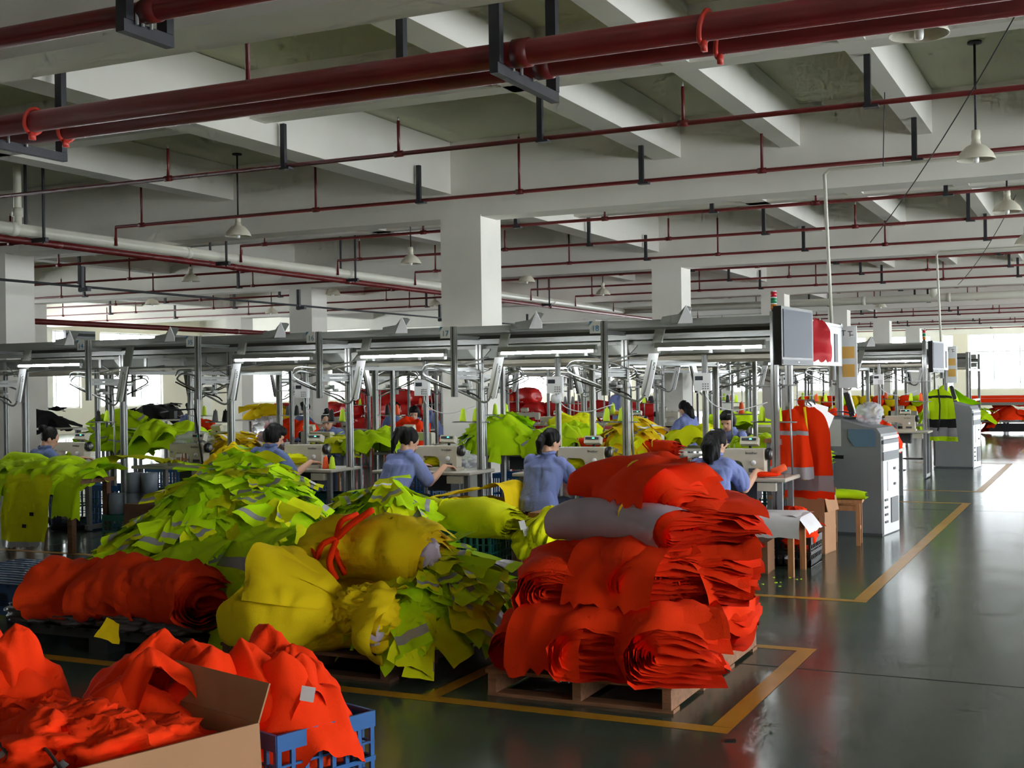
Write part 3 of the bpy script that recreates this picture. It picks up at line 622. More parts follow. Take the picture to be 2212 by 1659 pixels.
def make_person(label, loc, rz, hair='ponytail', shirt=None, sh=0.46, lean=0.17, tilt=0.45, hyaw=0.0, reachL=(-0.13, 0.56, 0.82), reachR=(0.17, 0.54, 0.82), vox=0.009, standing=False, seed=1, slim=1.0, group='seamstresses in blue shirts'):
    e = thing('person', label, 'person', loc, rz, group); shirt = shirt or shirt_m
    if standing:
        hip = Vector((0, 0, 0.9)); chest = Vector((0, 0.03, 1.22)); neck = Vector((0, 0.05, 1.36)); sp = 0.9
    else:
        hip = Vector((0, 0, sh+0.09)); chest = Vector((0, lean*0.65, sh+0.37)); neck = Vector((0, lean, sh+0.49)); sp = sh
    HM = Matrix.Translation(neck+Vector((0, 0.055*(1 if not standing else 0.3), 0.115))) @ Matrix.Rotation(hyaw, 4, 'Z') @ Matrix.Rotation(-tilt, 4, 'X')
    shL = Vector((-0.165*slim, chest.y+(neck.y-chest.y)*0.5, neck.z-0.055)); shR = Vector((0.165*slim, shL.y, shL.z))
    def elbow(s, w): 
        w = Vector(w); mid = (s+w)/2; d = (w-s).length; out = math.sqrt(max(0.0, 0.27**2-(d/2)**2)); return mid+Vector((0.12*(1 if s.x > 0 else -1), -0.25, -0.9)).normalized()*out*0.95
    wL, wR = Vector(reachL), Vector(reachR); eL, eR = elbow(shL, wL), elbow(shR, wR)
    if standing: knees = ((-0.09, 0.01, 0.48), (0.09, 0.01, 0.48)); ank = ((-0.09, 0, 0.09), (0.09, 0, 0.09))
    else: knees = ((-0.13, 0.40, sh+0.03), (0.12, 0.40, sh+0.03)); ank = ((-0.12, 0.36, 0.1), (0.14, 0.46, 0.1))
    b = MB()
    # head, jaw, nose, ears, neck
    ellip(b, (0, 0, 0.02), (0.074, 0.092, 0.098), skin_m, HM); ellip(b, (0, 0.03, -0.05), (0.055, 0.058, 0.066), skin_m, HM); ellip(b, (0, 0.095, -0.018), (0.013, 0.018, 0.022), skin_m, HM, 8, 6)
    ellip(b, (0, 0.075, -0.062), (0.022, 0.014, 0.010), skin_m, HM, 8, 6)
    for s in (-1, 1): ellip(b, (s*0.076, -0.008, -0.008), (0.011, 0.019, 0.031), skin_m, HM, 8, 6); ellip(b, (s*0.035, 0.072, 0.022), (0.022, 0.012, 0.008), skin_m, HM, 8, 6)
    caps(b, [neck-Vector((0, 0.02, 0.06)), HM @ Vector((0, -0.015, -0.06))], (0.052, 0.048), skin_m)
    ring_loft(b, [((0, hip.y, hip.z-0.05), 0.13, 0.10), ((0, (hip.y+chest.y)/2, (hip.z+chest.z)/2), 0.125*slim, 0.09), ((0, chest.y, chest.z), 0.15*slim, 0.095), ((0, neck.y, neck.z-0.03), 0.09, 0.06)], skin_m)
    for s, el, w in ((shL, eL, wL), (shR, eR, wR)):
        sg = 1 if s.x > 0 else -1
        caps(b, [s.lerp(el, 0.15), el], (0.040, 0.037), skin_m); caps(b, [el, el.lerp(w, 0.35), w], (0.037, 0.039, 0.025), skin_m)
        f = (w-el).normalized(); f = Vector((f.x*0.5, abs(f.y)+0.3, -0.12)).normalized(); side = Vector((f.y, -f.x, 0)).normalized()*sg; pc = w+f*0.045
        ellip(b, (0, 0, 0), (0.037, 0.048, 0.016), skin_m, Matrix.Translation(pc) @ f.to_track_quat('Y', 'Z').to_matrix().to_4x4(), 10, 6)
        for q, (off, ln) in enumerate(((0.03, 0.055), (0.011, 0.068), (-0.009, 0.064), (-0.028, 0.048))):
            base = pc+f*0.035-side*off; kn = base+f*ln*0.5+Vector((0, 0, -0.004)); tip = kn+f*ln*0.45+Vector((0, 0, -0.022)); caps(b, [base, kn, tip], (0.0095, 0.009, 0.007), skin_m, None, 8)
        tb = w+f*0.02-side*0.03; tk = tb-side*0.03+f*0.03; caps(b, [tb, tk, tk+f*0.03-Vector((0, 0, 0.01))], (0.012, 0.01, 0.008), skin_m, None, 8)
    for s, k, a in ((-1, knees[0], ank[0]), (1, knees[1], ank[1])):
        h0 = hip+Vector((s*0.09, 0, -0.02)); caps(b, [h0, k], (0.07, 0.05), skin_m); caps(b, [k, Vector(k).lerp(Vector(a), 0.35), a], (0.048, 0.05, 0.034), skin_m)
        caps(b, [Vector(a)-Vector((0, 0.02, 0.05)), Vector(a)+Vector((0, 0.14, -0.06))], (0.034, 0.028), skin_m)
    fuse('body', b, vox*0.8, skin_m, e, 2)
    # shirt: trunk with short sleeves, slightly loose
    t = MB(); hz = hip.z; lo = (hz-0.085 if not standing else hz-0.04)
    ring_loft(t, [((0, hip.y-0.01, lo), 0.192, 0.150), ((0, hip.y, hz+0.02), 0.185, 0.142), ((0, hip.y+(chest.y-hip.y)*0.35, hz+0.11), 0.172*slim, 0.130), ((0, chest.y*0.8+hip.y*0.2, chest.z-0.05), 0.183*slim, 0.128), ((0, chest.y, chest.z+0.03), 0.186*slim, 0.120), ((0, (chest.y+neck.y)/2, neck.z-0.045), 0.165*slim, 0.095), ((0, neck.y-0.01, neck.z-0.005), 0.10, 0.066), ((0, neck.y+0.0, neck.z+0.03), 0.060, 0.058)], shirt, 24)
    for s, el in ((shL, eL), (shR, eR)): caps(t, [s+Vector((-0.03 if s.x > 0 else 0.03, 0, -0.01)), s.lerp(el, 0.3), s.lerp(el, 0.82)], (0.074, 0.069, 0.066), shirt)
    o = fuse('shirt', t, vox, shirt, e, 3, 0.024, 6.5, seed, (1, 1, 0.5))
    # collar
    c = MB(); pts = [(0.068*math.cos(a), neck.y-0.004+0.062*math.sin(a), neck.z+0.028+0.008*math.cos(a*2)) for a in np.linspace(-math.pi*1.42, math.pi*0.42, 18)]
    c.tube(pts, [0.014]*18, shirt, 8); c.build('collar', o, True)
    q = MB()
    if standing: ring_loft(q, [((0, 0, 0.84), 0.16, 0.12), ((0, 0, 0.94), 0.155, 0.115), ((0, 0, 1.0), 0.15, 0.11)], trouser_m)
    else: ellip(q, (hip.x, hip.y+0.03, hip.z-0.04), (0.175, 0.15, 0.095), trouser_m)
    for s, k, a in ((-1, knees[0], ank[0]), (1, knees[1], ank[1])):
        h0 = hip+Vector((s*0.085, 0.02, -0.03)); caps(q, [h0, k], (0.088, 0.068), trouser_m); caps(q, [k, a], (0.066, 0.056), trouser_m)
    fuse('trousers', q, vox*1.4, trouser_m, e, 3, 0.01, 8, seed+3)
    for s, a in ((-1, ank[0]), (1, ank[1])):
        z = MB(); a = Vector(a); caps(z, [(a.x, a.y-0.03, 0.045), (a.x, a.y+0.07, 0.045), (a.x, a.y+0.17, 0.035)], (0.042, 0.043, 0.034), black_cloth); z.build('shoe', e, True)
    h = MB()
    ellip(h, (0, -0.022, 0.038), (0.088, 0.093, 0.098), hair_m, HM, 20, 14)
    if hair == 'ponytail':
        ellip(h, (0, -0.115, 0.02), (0.03, 0.03, 0.03), hair_m, HM); bk = HM @ Vector((0, -0.12, 0.015)); caps(h, [bk, bk+Vector((0.01, -0.05, -0.06)), bk+Vector((0.0, -0.055, -0.15))], (0.026, 0.042, 0.022), hair_m)
    elif hair == 'highpony':
        bk = HM @ Vector((0, -0.10, 0.09)); caps(h, [bk, bk+Vector((-0.02, -0.06, 0.0)), bk+Vector((-0.05, -0.1, -0.12)), bk+Vector((-0.07, -0.11, -0.22))], (0.026, 0.036, 0.036, 0.012), hair_m)
    elif hair == 'long':
        bk = HM @ Vector((0, -0.06, 0.02)); caps(h, [bk, bk+Vector((0, -0.07, -0.08)), bk+Vector((0.01, -0.105, -0.17)), bk+Vector((0.03, -0.11, -0.27))], (0.075, 0.078, 0.05, 0.012), hair_m); caps(h, [bk+Vector((0.05, -0.05, -0.06)), bk+Vector((0.07, -0.09, -0.2)), bk+Vector((0.085, -0.09, -0.3))], (0.035, 0.022, 0.006), hair_m)
    elif hair == 'bun':
        ellip(h, (0, -0.115, 0.07), (0.052, 0.048, 0.048), hair_m, HM)
    elif hair == 'topbun':
        ellip(h, (0, -0.03, 0.155), (0.036, 0.036, 0.034), hair_m, HM)
    elif hair == 'short':
        ellip(h, (0, -0.03, 0.0), (0.096, 0.095, 0.098), hair_m, HM); ellip(h, (0, 0.035, 0.075), (0.08, 0.06, 0.05), hair_m, HM)
    ho = fuse('hair', h, vox*0.9, hair_m, e, 2, 0.008, 16, seed+5, (2.2, 2.2, 0.4))
    if hair in ('highpony', 'long', 'ponytail'):
        z = MB(); p = HM @ Vector((0, -0.1, 0.085 if hair != 'ponytail' else 0.02)); ellip(z, p, (0.026, 0.016, 0.012), white_cloth if hair != 'ponytail' else black_cloth, None, 10, 6); z.build('hair_clip', ho, True)
    for s in (-1, 1):
        z = MB(); ellip(z, (s*0.033, 0.083, 0.008), (0.014, 0.008, 0.005), hair_m, HM, 8, 6); z.build('eye', e, True)
    z = MB(); ellip(z, (0, 0.088, -0.064), (0.019, 0.006, 0.005), mat('lips', S(168, 96, 88), 0.5), HM, 8, 6); z.build('mouth', e, True)
    return e
stool_t = None
def stool(x, y, lab, h=0.44, rz=0.0):
    global stool_t
    if stool_t is None:
        e = thing('wooden_stool', lab, 'stool', (x, y, 0), rz, 'wooden work stools'); stool_t = e
        for k in range(3): MB().box((0, (k-1)*0.1, 0.425), (0.32, 0.095, 0.03), wood_l).build('seat_plank', e)
        for sx in (-1, 1):
            for sy in (-1, 1): MB().box((sx*0.12, sy*0.12, 0.205), (0.04, 0.04, 0.41), wood_l).build('leg', e)
            MB().box((sx*0.12, 0, 0.16), (0.025, 0.22, 0.035), wood_l).build('stretcher', e); MB().box((0, sx*0.12, 0.36), (0.22, 0.025, 0.05), wood_l).build('apron', e)
        return e
    return dup(stool_t, None, (x, y, 0), rz, lab)
WK = [(-3.06, 10.22, -0.12, 'long', shirt_m, 'person in periwinkle shirt with long dark ponytail, seated nearest the aisle'),
      (-4.62, 10.22, -0.12, 'ponytail', shirt_m, 'person in periwinkle shirt with low black ponytail, seated at centre'),
      (-6.15, 10.20, -0.2, 'highpony', shirt_m, 'person in blue shirt with white hair clip, bent over the machine under sign 17'),
      (-7.72, 10.22, -0.25, 'short', shirt_d, 'person in blue shirt with short bobbed hair, seated behind the lime heap'),
      (-10.85, 10.25, -0.3, 'bun', shirt_d, 'person in slate blue shirt with hair in a bun, at the far left machine')]
for i, (x, y, rz, hr, sm, lab) in enumerate(WK):
    make_person(lab, (x, y, 0), rz, hr, sm, sh=0.455 if i != 3 else 0.50, lean=0.18 if i != 2 else 0.22, tilt=0.5, hyaw=-0.4, vox=0.0095, seed=11+i, slim=1.0 if i != 3 else 1.12,
                reachR=(0.26, 0.50, 0.82) if i < 3 else (0.24, 0.5, 0.84), reachL=(-0.08, 0.55, 0.82))
    stool(x, y-0.02, 'wooden stool under the %s seamstress from the aisle' % ordn[i], rz=rz*0.5)
WB = [(-9.75, 14.62, math.pi+0.3, 'topbun', shirt_d, 'person in blue with a top knot facing the camera across the table', False),
      (-10.85, 18.9, math.pi+0.35, 'short', shirt_m, 'person in pale blue shirt facing the camera beside red bags', False),
      (-4.05, 14.7, math.pi-0.1, 'short', shirt_m, 'person whose lowered face shows between lime thread cones by the aisle', False),
      (-17.1, 20.2, -0.3, 'bun', shirt_d, 'person in grey blue shirt, back turned, furthest left of the rear workers', False),
      (-14.3, 20.25, -0.4, 'bun', shirt_d, 'person in grey blue shirt, back turned, beside the clear plastic bag', False),
      (-12.25, 20.2, -0.6, 'bun', shirt_d, 'person in grey blue shirt with hair bun left of the white column foot', False),
      (-12.5, 22.6, 2.2, 'ponytail', shirt_m, 'person in pale blue facing left before the white column foot', False),
      (-8.6, 23.0, 2.6, 'short', shirt_m, 'person standing in violet blue shirt before the red bags', True),
      (-6.0, 19.4, 1.2, 'long', shirt_m, 'person in blue with long black hair turned left beside the yellow heap', False)]
for i, (x, y, rz, hr, sm, lab, stn) in enumerate(WB):
    if stn: make_person(lab, (x, y, 0), rz, hr, sm, standing=True, tilt=0.55, vox=0.014, seed=40+i, reachL=(-0.12, 0.28, 1.08), reachR=(0.14, 0.28, 1.05), group='workers further back')
    else:
        make_person(lab, (x, y, 0), rz, hr, sm, sh=0.52 if i < 3 else 0.56, lean=0.14, tilt=0.4, vox=0.013, seed=40+i, reachL=(-0.12, 0.52, 0.86), reachR=(0.14, 0.5, 0.86), group='workers further back')
        stool(x, y, 'wooden stool under the %s of the workers further back' % ordn[i], rz=rz)
# ------------------------------------------------------------------ cloth
def vec_noise(P, f, seed): return np.stack([vnoise(P, f, seed), vnoise(P, f, seed+11), vnoise(P, f, seed+23)], -1)
def folded_bundle(name, label, loc, rz, L, D, H, m, n=9, seed=1, tie=0.0, tie_m=None, tilt=0.0, roll=0.0, fan=0.05, cat='fabric bundle', group=None, outer=None, pinch=0.16, wr=0.035, inner=None, sagx=0.0):
    """cut pieces folded over each other: nested U-shaped sheets, fold at -y, cut edges at +y"""
    e = thing(name, label, cat, loc, rz, group); e.rotation_euler = (tilt, roll, rz); R = H/2; rs = np.random.RandomState(seed)
    for i in range(n):
        r = R*(1-0.93*i/n); ns, nl = (26, 22) if i < 2 else (18, 14)
        d_up, d_lo = D*(1+rs.uniform(-0.10, 0.10)), D*(1+rs.uniform(-0.10, 0.06)); lx0, lx1 = -L/2*(1+rs.uniform(-0.05, 0.07)), L/2*(1+rs.uniform(-0.05, 0.07))
        leg = max(d_up-R, 0.05); leg2 = max(d_lo-R, 0.05); tot = leg+math.pi*r+leg2; s = np.linspace(0, tot, ns)
        y = np.where(s < leg, (leg-s), np.where(s < leg+math.pi*r, -np.sin(np.clip((s-leg)/max(r, 1e-4), 0, math.pi))*r, s-leg-math.pi*r))
        z = np.where(s < leg, R+r, np.where(s < leg+math.pi*r, R+np.cos(np.clip((s-leg)/max(r, 1e-4), 0, math.pi))*r, R-r))
        Y, X = np.meshgrid(y, np.linspace(lx0, lx1, nl), indexing='ij'); Z = np.repeat(z[:, None], nl, 1)
        t = np.clip(Y/max(D-R, 0.05), 0, 1.3); up = (Z > R)
        Z = Z+np.where(up, (rs.uniform(-1, 1)*fan-0.25*H*(r/R))*t**2, rs.uniform(0, 0.3)*fan*t**2)
        skew = 0.10*rs.uniform(-1, 1)*L*t; X = X+skew
        g = 1-pinch*np.exp(-((X-tie)/(0.13*L+0.03))**2); Z = R+(Z-R)*g; Z = Z*(1-0.20*np.abs(X*2/L)**3)+sagx*(X*2/L)**2
        Y = Y-0.06*D*np.abs(X*2/L)**2
        P = np.stack([X, Y, Z], -1)
        w = fold(P*np.array([0.55, 1.0, 1.0])+seed*3.1, 5.5, seed)-0.3+0.5*(fold(P+seed, 12.0, seed+4)-0.3)
        nrm = np.stack([np.zeros_like(X), np.where(Y < 0, Y/max(R, 1e-3), 0), np.where(Y < 0, (Z-R)/max(R, 1e-3), np.sign(Z-R))], -1)
        P = P+nrm*(w*wr*(0.45+0.55*r/R))[..., None]+vec_noise(P, 7, seed+i)*0.006
        P[..., 2] = np.maximum(P[..., 2], 0.004+0.002*i)
        mm = (outer if (outer and i == 0) else (inner if (inner and i % 3 == 2) else m))
        MB().grid(P, mm).build('fabric_layer', e, True)
    if tie_m:
        th = np.linspace(0, 2*math.pi, 26); rr = R*(1-pinch)*1.06; ylen = D-R
        pts = [(tie+0.01*math.sin(3*a), (max(0, math.sin(a))*ylen*1.02 if math.sin(a) > 0 else math.sin(a)*rr), R*(1-0.1*math.sin(a))+math.cos(a)*rr) for a in th]
        MB().tube([(p[0], p[1], max(p[2], 0.01)) for p in pts], 0.008, tie_m, 6).build('tie_cord', e, True)
    return e
def gathered(name, label, loc, rot, L, r0, R1, m, n=8, seed=1, squash=0.8, both=False, tie_m=None, back=0.3, m2=None, cat='fabric bundle', group=None, flat=True, arc=1.0, wavy=0.10, crease=0.075, rr=(0.8, 1.05)):
    """sheets gathered at the origin and flaring along -x like a bouquet"""
    e = thing(name, label, cat, loc, 0, group); e.rotation_euler = rot; rs = np.random.RandomState(seed)
    for sgn in ((-1, 1) if both else (-1,)):
        for i in range(n):
            th0 = 2*math.pi*(i+rs.uniform(-0.3, 0.3))/n; wid = math.pi*rs.uniform(0.42, 0.7); ln = L*rs.uniform(0.75, 1.05)*(1 if sgn < 0 else back); Rr = R1*rs.uniform(*rr)*(1 if sgn < 0 else 0.75)
            nu, nv = 24, 19; U, V = np.meshgrid(np.linspace(0, 1, nu), np.linspace(-1, 1, nv), indexing='ij')
            endr = 1-0.22*V**2*rs.uniform(0.3, 1.2); rad = r0*0.5+(Rr-r0*0.5)*np.sin(np.clip(U*endr, 0, 1)*math.pi*0.5*rs.uniform(1.0, 1.35)); th = th0+V*wid*0.55*arc
            x = sgn*ln*U*endr; lobe = 1+wavy*np.sin(V*rs.uniform(3, 6)+rs.uniform(0, 6))*U
            P = np.stack([x, rad*lobe*np.cos(th), rad*lobe*np.sin(th)*squash], -1)
            P = P+vec_noise(P+i, 4.0, seed+i)*0.05*U[..., None]*(R1/0.3)+(fold(P+seed, 7.0, seed)-0.3)[..., None]*np.stack([0*x, np.cos(th), np.sin(th)], -1)*crease*(R1/0.3)
            MB().grid(P, (m2 if (m2 and i % 4 == 3) else m)).build('fabric_sheet', e, True)
    if tie_m:
        MB().tube([(0.0, r0*0.85*math.cos(a), r0*0.85*squash*math.sin(a)) for a in np.linspace(0, 2*math.pi, 20)], 0.016, tie_m, 7).build('tie_cord', e, True)
    return e
FLAP = {}
def flap_meshes(m, tag_, n=6, w=1.0, h=1.35, strip_m=None, seed=0):
    key = (m.name, tag_)
    if key in FLAP: return FLAP[key]
    out = []
    for i in range(n):
        rs = np.random.RandomState(seed+i*7+1); U, V = np.meshgrid(np.linspace(0, 1, 6), np.linspace(-0.5, 0.5, 5), indexing='ij')
        ww = w*(0.75+0.35*rs.rand()*U+0.1*rs.rand()); hh = h*(0.8+0.4*rs.rand()); c1, c2 = rs.uniform(-0.5, 0.5), rs.uniform(0.1, 0.9)
        X = V*ww+rs.uniform(-0.3, 0.3)*U*U*V; Y = -U*hh*(1+rs.uniform(-0.15, 0.15)*V); Z = c1*(V*2)**2*0.22+c2*0.22*U*U*np.sin(V*3+rs.uniform(0, 3))+0.10*U+0.07*np.sin(V*9+rs.uniform(0, 6))*U
        P = np.stack([X, Y, Z], -1); P = P+vec_noise(P+i, 2.2, seed+i)*0.07
        mb = MB(); mb.grid(P, m)
        if strip_m and i % 4 == 0:
            k = mb.mi(strip_m); rows = 5
            for fi in range(len(mb.f)):
                if (fi//4) == 3: mb.m[fi] = k
        me = mb.mesh('garment_piece', True)
        out.append(me)
    FLAP[key] = out
    return out
def mound_fn(rx, ry, h, seed, pw=1.0, peak=(0, 0)):
    def f(x, y):
        d = np.sqrt(((x-peak[0]*np.maximum(0, 1-((x/rx)**2+(y/ry)**2)))/rx)**2+((y)/ry)**2); z = h*np.clip(1-d**(1.6*pw), 0, 1)**0.62
        P = np.stack([x, y, np.zeros_like(x)], -1); return z*(1+0.16*vnoise(P, 2.6, seed)+0.08*vnoise(P, 6, seed+2))
    return f
def heap(name, label, loc, rx, ry, h, m, nfl, fs, seed=1, rz=0.0, m2=None, strip=True, cat='fabric heap', group=None, peak=(0, 0), side_only=True, base_m=None):
    """a mound of cut pieces: a crumpled core with many curled pieces lying over each other on it"""
    e = thing(name, label, cat, loc, rz, group); f = mound_fn(rx, ry, h, seed, 1.0, peak); rs = np.random.RandomState(seed)
    nr, nt = 22, 48; Rr, T = np.meshgrid(np.linspace(0, 1.0, nr)**0.8, np.linspace(0, 2*math.pi, nt), indexing='ij'); X, Y = Rr*rx*np.cos(T), Rr*ry*np.sin(T); Z = f(X, Y)
    P = np.stack([X, Y, Z], -1); P = P+(fold(P, 4.5, seed)-0.35)[..., None]*np.stack([X/rx, Y/ry, 0.6+0*X], -1)*0.10*h; P[..., 2] = np.maximum(P[..., 2], 0.0)
    MB().grid(P, base_m or m).build('heap_core', e, True)
    fm = flap_meshes(m, 'a', 8, strip_m=silver if strip else None, seed=3); fm2 = flap_meshes(m2, 'b', 5, strip_m=silver, seed=9) if m2 else fm
    for k in range(nfl):
        a = rs.uniform(0, 2*math.pi); r = math.sqrt(rs.uniform(0.0, 1.0))*0.97
        x, y = r*rx*math.cos(a), r*ry*math.sin(a); dz = 0.02; z0 = float(f(np.array(x), np.array(y))); zx = (float(f(np.array(x+dz), np.array(y)))-z0)/dz; zy = (float(f(np.array(x), np.array(y+dz)))-z0)/dz
        nv = Vector((-zx, -zy, 1)).normalized(); down = Vector((nv.x, nv.y, 0))
        if down.length < 0.05: down = Vector((math.cos(a), math.sin(a), 0))
        down = (down-nv*down.dot(nv)).normalized(); ang = rs.uniform(-0.9, 0.9); yv = -(Matrix.Rotation(ang, 3, nv) @ down); xv = yv.cross(nv).normalized(); s = fs*rs.uniform(0.7, 1.35)
        M = Matrix((xv, yv, nv)).transposed().to_4x4(); lift = rs.uniform(0.0, 0.22); M = M @ Matrix.Rotation(-lift, 4, 'X')
        o = link('garment_piece', (fm2 if (m2 and rs.rand() < 0.3) else fm)[rs.randint(5)], e); o.matrix_local = Matrix.Translation(Vector((x, y, max(z0, 0.01)))+nv*0.018-yv*-0.0) @ M @ Matrix.Scale(s, 4)
    return e
def crumple(name, label, loc, size, m, seed=1, rz=0.0, amp=0.16, freq=2.6, parent=None, cat='garment', group=None, stripes=None, n=(56, 40), pw=2.3):
    """a loosely balled garment"""
    U, V = np.meshgrid(np.linspace(0, 2*math.pi, n[0]), np.linspace(0.0, math.pi, n[1]), indexing='ij')
    cs = lambda t: np.sign(np.cos(t))*np.abs(np.cos(t))**(2/pw); sn = lambda t: np.sign(np.sin(t))*np.abs(np.sin(t))**(2/pw)
    D = np.stack([cs(U)*sn(V), sn(U)*sn(V), -cs(V)], -1); Q = D+seed*5.7
    An = np.array([0.55, 1.0, 1.25]); k = 1+amp*(0.55-1.5*fold(Q*An, freq, seed)+0.75*(0.4-fold(Q*An[::-1], freq*2.3, seed+7))+0.3*(0.35-fold(Q, freq*5.5, seed+9)))+0.16*vnoise(Q, 1.4, seed+3)
    P = D*k[..., None]*np.array(size)/2; P[..., 2] += size[2]/2; P[..., 2] = np.maximum(P[..., 2], 0.0); P[-1] = P[0]
    mb = MB(); mb.grid(P, m)
    if stripes:
        for (ax, lo, hi, sm) in stripes:
            k = mb.mi(sm); vv = np.array([[0.25*sum(mb.v[a][c] for a in f) for c in range(3)] for f in mb.f])
            for fi in np.nonzero((vv[:, ax] > lo) & (vv[:, ax] < hi))[0]: mb.m[fi] = k
    o = mb.build(name, parent, True, loc, (0, 0, rz))
    if parent is None: tag(o, label, cat, group)
    return o
def sheet_path(name, label, path, width, m, seed=1, loc=(0,0,0), rz=0.0, wav=0.03, nv=22, cat='fabric', group=None, taper=None, parent=None, edge=0.04, strips=()):
    """cloth following a path in local x-z, extruded along local y, with folds that grow downwards"""
    pts = bez(path, 6); A = np.array([tuple(p) for p in pts]); nu = len(A); v = np.linspace(-0.5, 0.5, nv); P = np.zeros((nu, nv, 3))
    zmax = A[:, 2].max()
    for i in range(nu):
        tp = taper(i/(nu-1)) if taper else 1.0; P[i, :, 0] = A[i, 0]; P[i, :, 1] = A[i, 1]+v*width*tp; P[i, :, 2] = A[i, 2]
    hang = np.clip((zmax-P[..., 2])/0.5, 0, 1); Q = P*np.array([0.3, 1, 0.3]); w1 = fold(Q+seed, 6.0, seed)-0.3; P[..., 0] += w1*wav*(0.4+2.0*hang); P[..., 2] += (fold(P+seed, 4.5, seed+2)-0.3)*wav*1.2*(1-0.6*hang)
    P = P+vec_noise(P, 5, seed+5)*0.012
    P[0] += (np.random.RandomState(seed).rand(nv, 1)-0.5)*edge*np.array([[1, 0, 0.6]]); P[-1] += (np.random.RandomState(seed+1).rand(nv, 1)-0.5)*edge*np.array([[0.3, 0, 1]])
    mb = MB(); mb.grid(P, m)
    for (u0, u1, sm) in strips:
        k = mb.mi(sm)
        for fi in range(len(mb.f)):
            if u0 <= (fi//(nv-1))/(nu-1) <= u1: mb.m[fi] = k
    o = mb.build(name, parent, True, loc, (0, 0, rz))
    if parent is None: tag(o, label, cat, group)
    return o
# ------------------------------------------------------------------ pallets and crates
def wood_pallet(label, x0, x1, y0, y1, m, h=0.14, nb=9):
    e = thing('wooden_pallet', label, 'pallet', ((x0+x1)/2, (y0+y1)/2, 0)); lx, ly = x1-x0, y1-y0
    for k in range(3): MB().box((-lx/2+0.03+k*(lx-0.06)/2, 0, h/2), (0.045, ly, h-0.036), m).build('stringer', e)
    for k in range(nb): MB().box((0, -ly/2+0.05+k*(ly-0.1)/(nb-1), h-0.009+0.002*(k % 2)), (lx, (ly/nb)*0.72, 0.018), m).build('deck_board', e)
    for k in range(4): MB().box((0, -ly/2+0.06+k*(ly-0.12)/3, 0.009), (lx, 0.1, 0.018), m).build('bottom_board', e)
    return e
wp = wood_pallet('worn wooden pallet under the tall orange pile', -2.9, -1.9, 5.74, 7.36, wood)
def stencil(parent, loc, rot, marks, m=None):
    for (u, v, w, h) in marks: MB().box((u, 0, v), (w, 0.001, h), m or print_d).build('stencil_mark', parent, False, loc, rot)
stencil(wp, (0.5015, -0.35, 0.07), (0, 0, math.pi/2), [(-0.18, 0, 0.05, 0.008), (-0.10, 0.02, 0.008, 0.05), (-0.06, 0, 0.03, 0.008), (0.02, 0.0, 0.06, 0.008), (0.10, 0.015, 0.008, 0.045), (0.13, 0.03, 0.05, 0.006), (0.155, 0.0, 0.006, 0.06), (0.13, -0.03, 0.05, 0.006)])
wood_pallet('dark worn wooden pallet under the yellow bundles', -4.62, -3.5, 5.76, 7.2, wood_d)
def plastic_pallet(label, x, y, lx, ly, m, h=0.15, rz=0):
    e = thing('plastic_pallet', label, 'pallet', (x, y, 0), rz)
    for k in range(12): MB().box((0, -ly/2+0.03+k*(ly-0.06)/11, h-0.01), (lx, 0.055, 0.02), m).build('deck_slat', e)
    for k in range(10): MB().box((-lx/2+0.03+k*(lx-0.06)/9, 0, h-0.014), (0.03, ly, 0.016), m).build('cross_slat', e)
    for i in (-1, 0, 1):
        for j in (-1, 0, 1): MB().box((i*(lx/2-0.08), j*(ly/2-0.08), h/2-0.01), (0.15, 0.15, h-0.02), m).build('foot_block', e)
    MB().box((0, -ly/2+0.01, h-0.03), (lx, 0.02, 0.06), m).build('rim', e); MB().box((0, ly/2-0.01, h-0.03), (lx, 0.02, 0.06), m).build('rim', e)
    return e
black_pp = mat('black_pallet_plastic', S(30, 31, 34), 0.55)
plastic_pallet('black plastic pallet under the lime heap and orange packs', -5.55, 6.35, 1.5, 1.2, black_pp)
plastic_pallet('blue plastic pallet, upper of two stacked at the left edge', -7.1, 6.62, 1.1, 1.0, blue_pallet).location.z = 0.152
plastic_pallet('blue plastic pallet, lower of two stacked at the left edge', -7.1, 6.62, 1.1, 1.0, blue_pallet)
def crate(label, x, y, lx, ly, h, m, rz=0, group='plastic crates', z=0.0, name='plastic_crate', nx=6, nz=4):
    e = thing(name, label, 'crate', (x, y, z), rz, group); t = 0.012
    MB().box((0, 0, 0.012), (lx, ly, 0.02), m).build('base', e)
    for (a, half) in (('x', ly/2), ('y', lx/2)):
        ln = lx if a == 'x' else ly
        for s in (-1, 1):
            w = MB(); nn = max(3, int(ln/0.06))
            def B(u, zc, du, dz, off=0.0):
                if a == 'x': w.box((u, s*(half-t/2+off), zc), (du, t, dz), m)
                else: w.box((s*(half-t/2+off), u, zc), (t, du, dz), m)
            B(0, h-0.03, ln, 0.06, 0.004); B(0, 0.04, ln, 0.06); B(0, h*0.5, ln, 0.018, 0.003)
            for k in range(nn+1): B(-ln/2+0.012+k*(ln-0.024)/nn, h/2, 0.018, h-0.03)
            for k in range(1, nz): B(0, 0.07+k*(h-0.13)/nz, ln, 0.008, -0.001)
            w.build('side_wall', e)
    return e
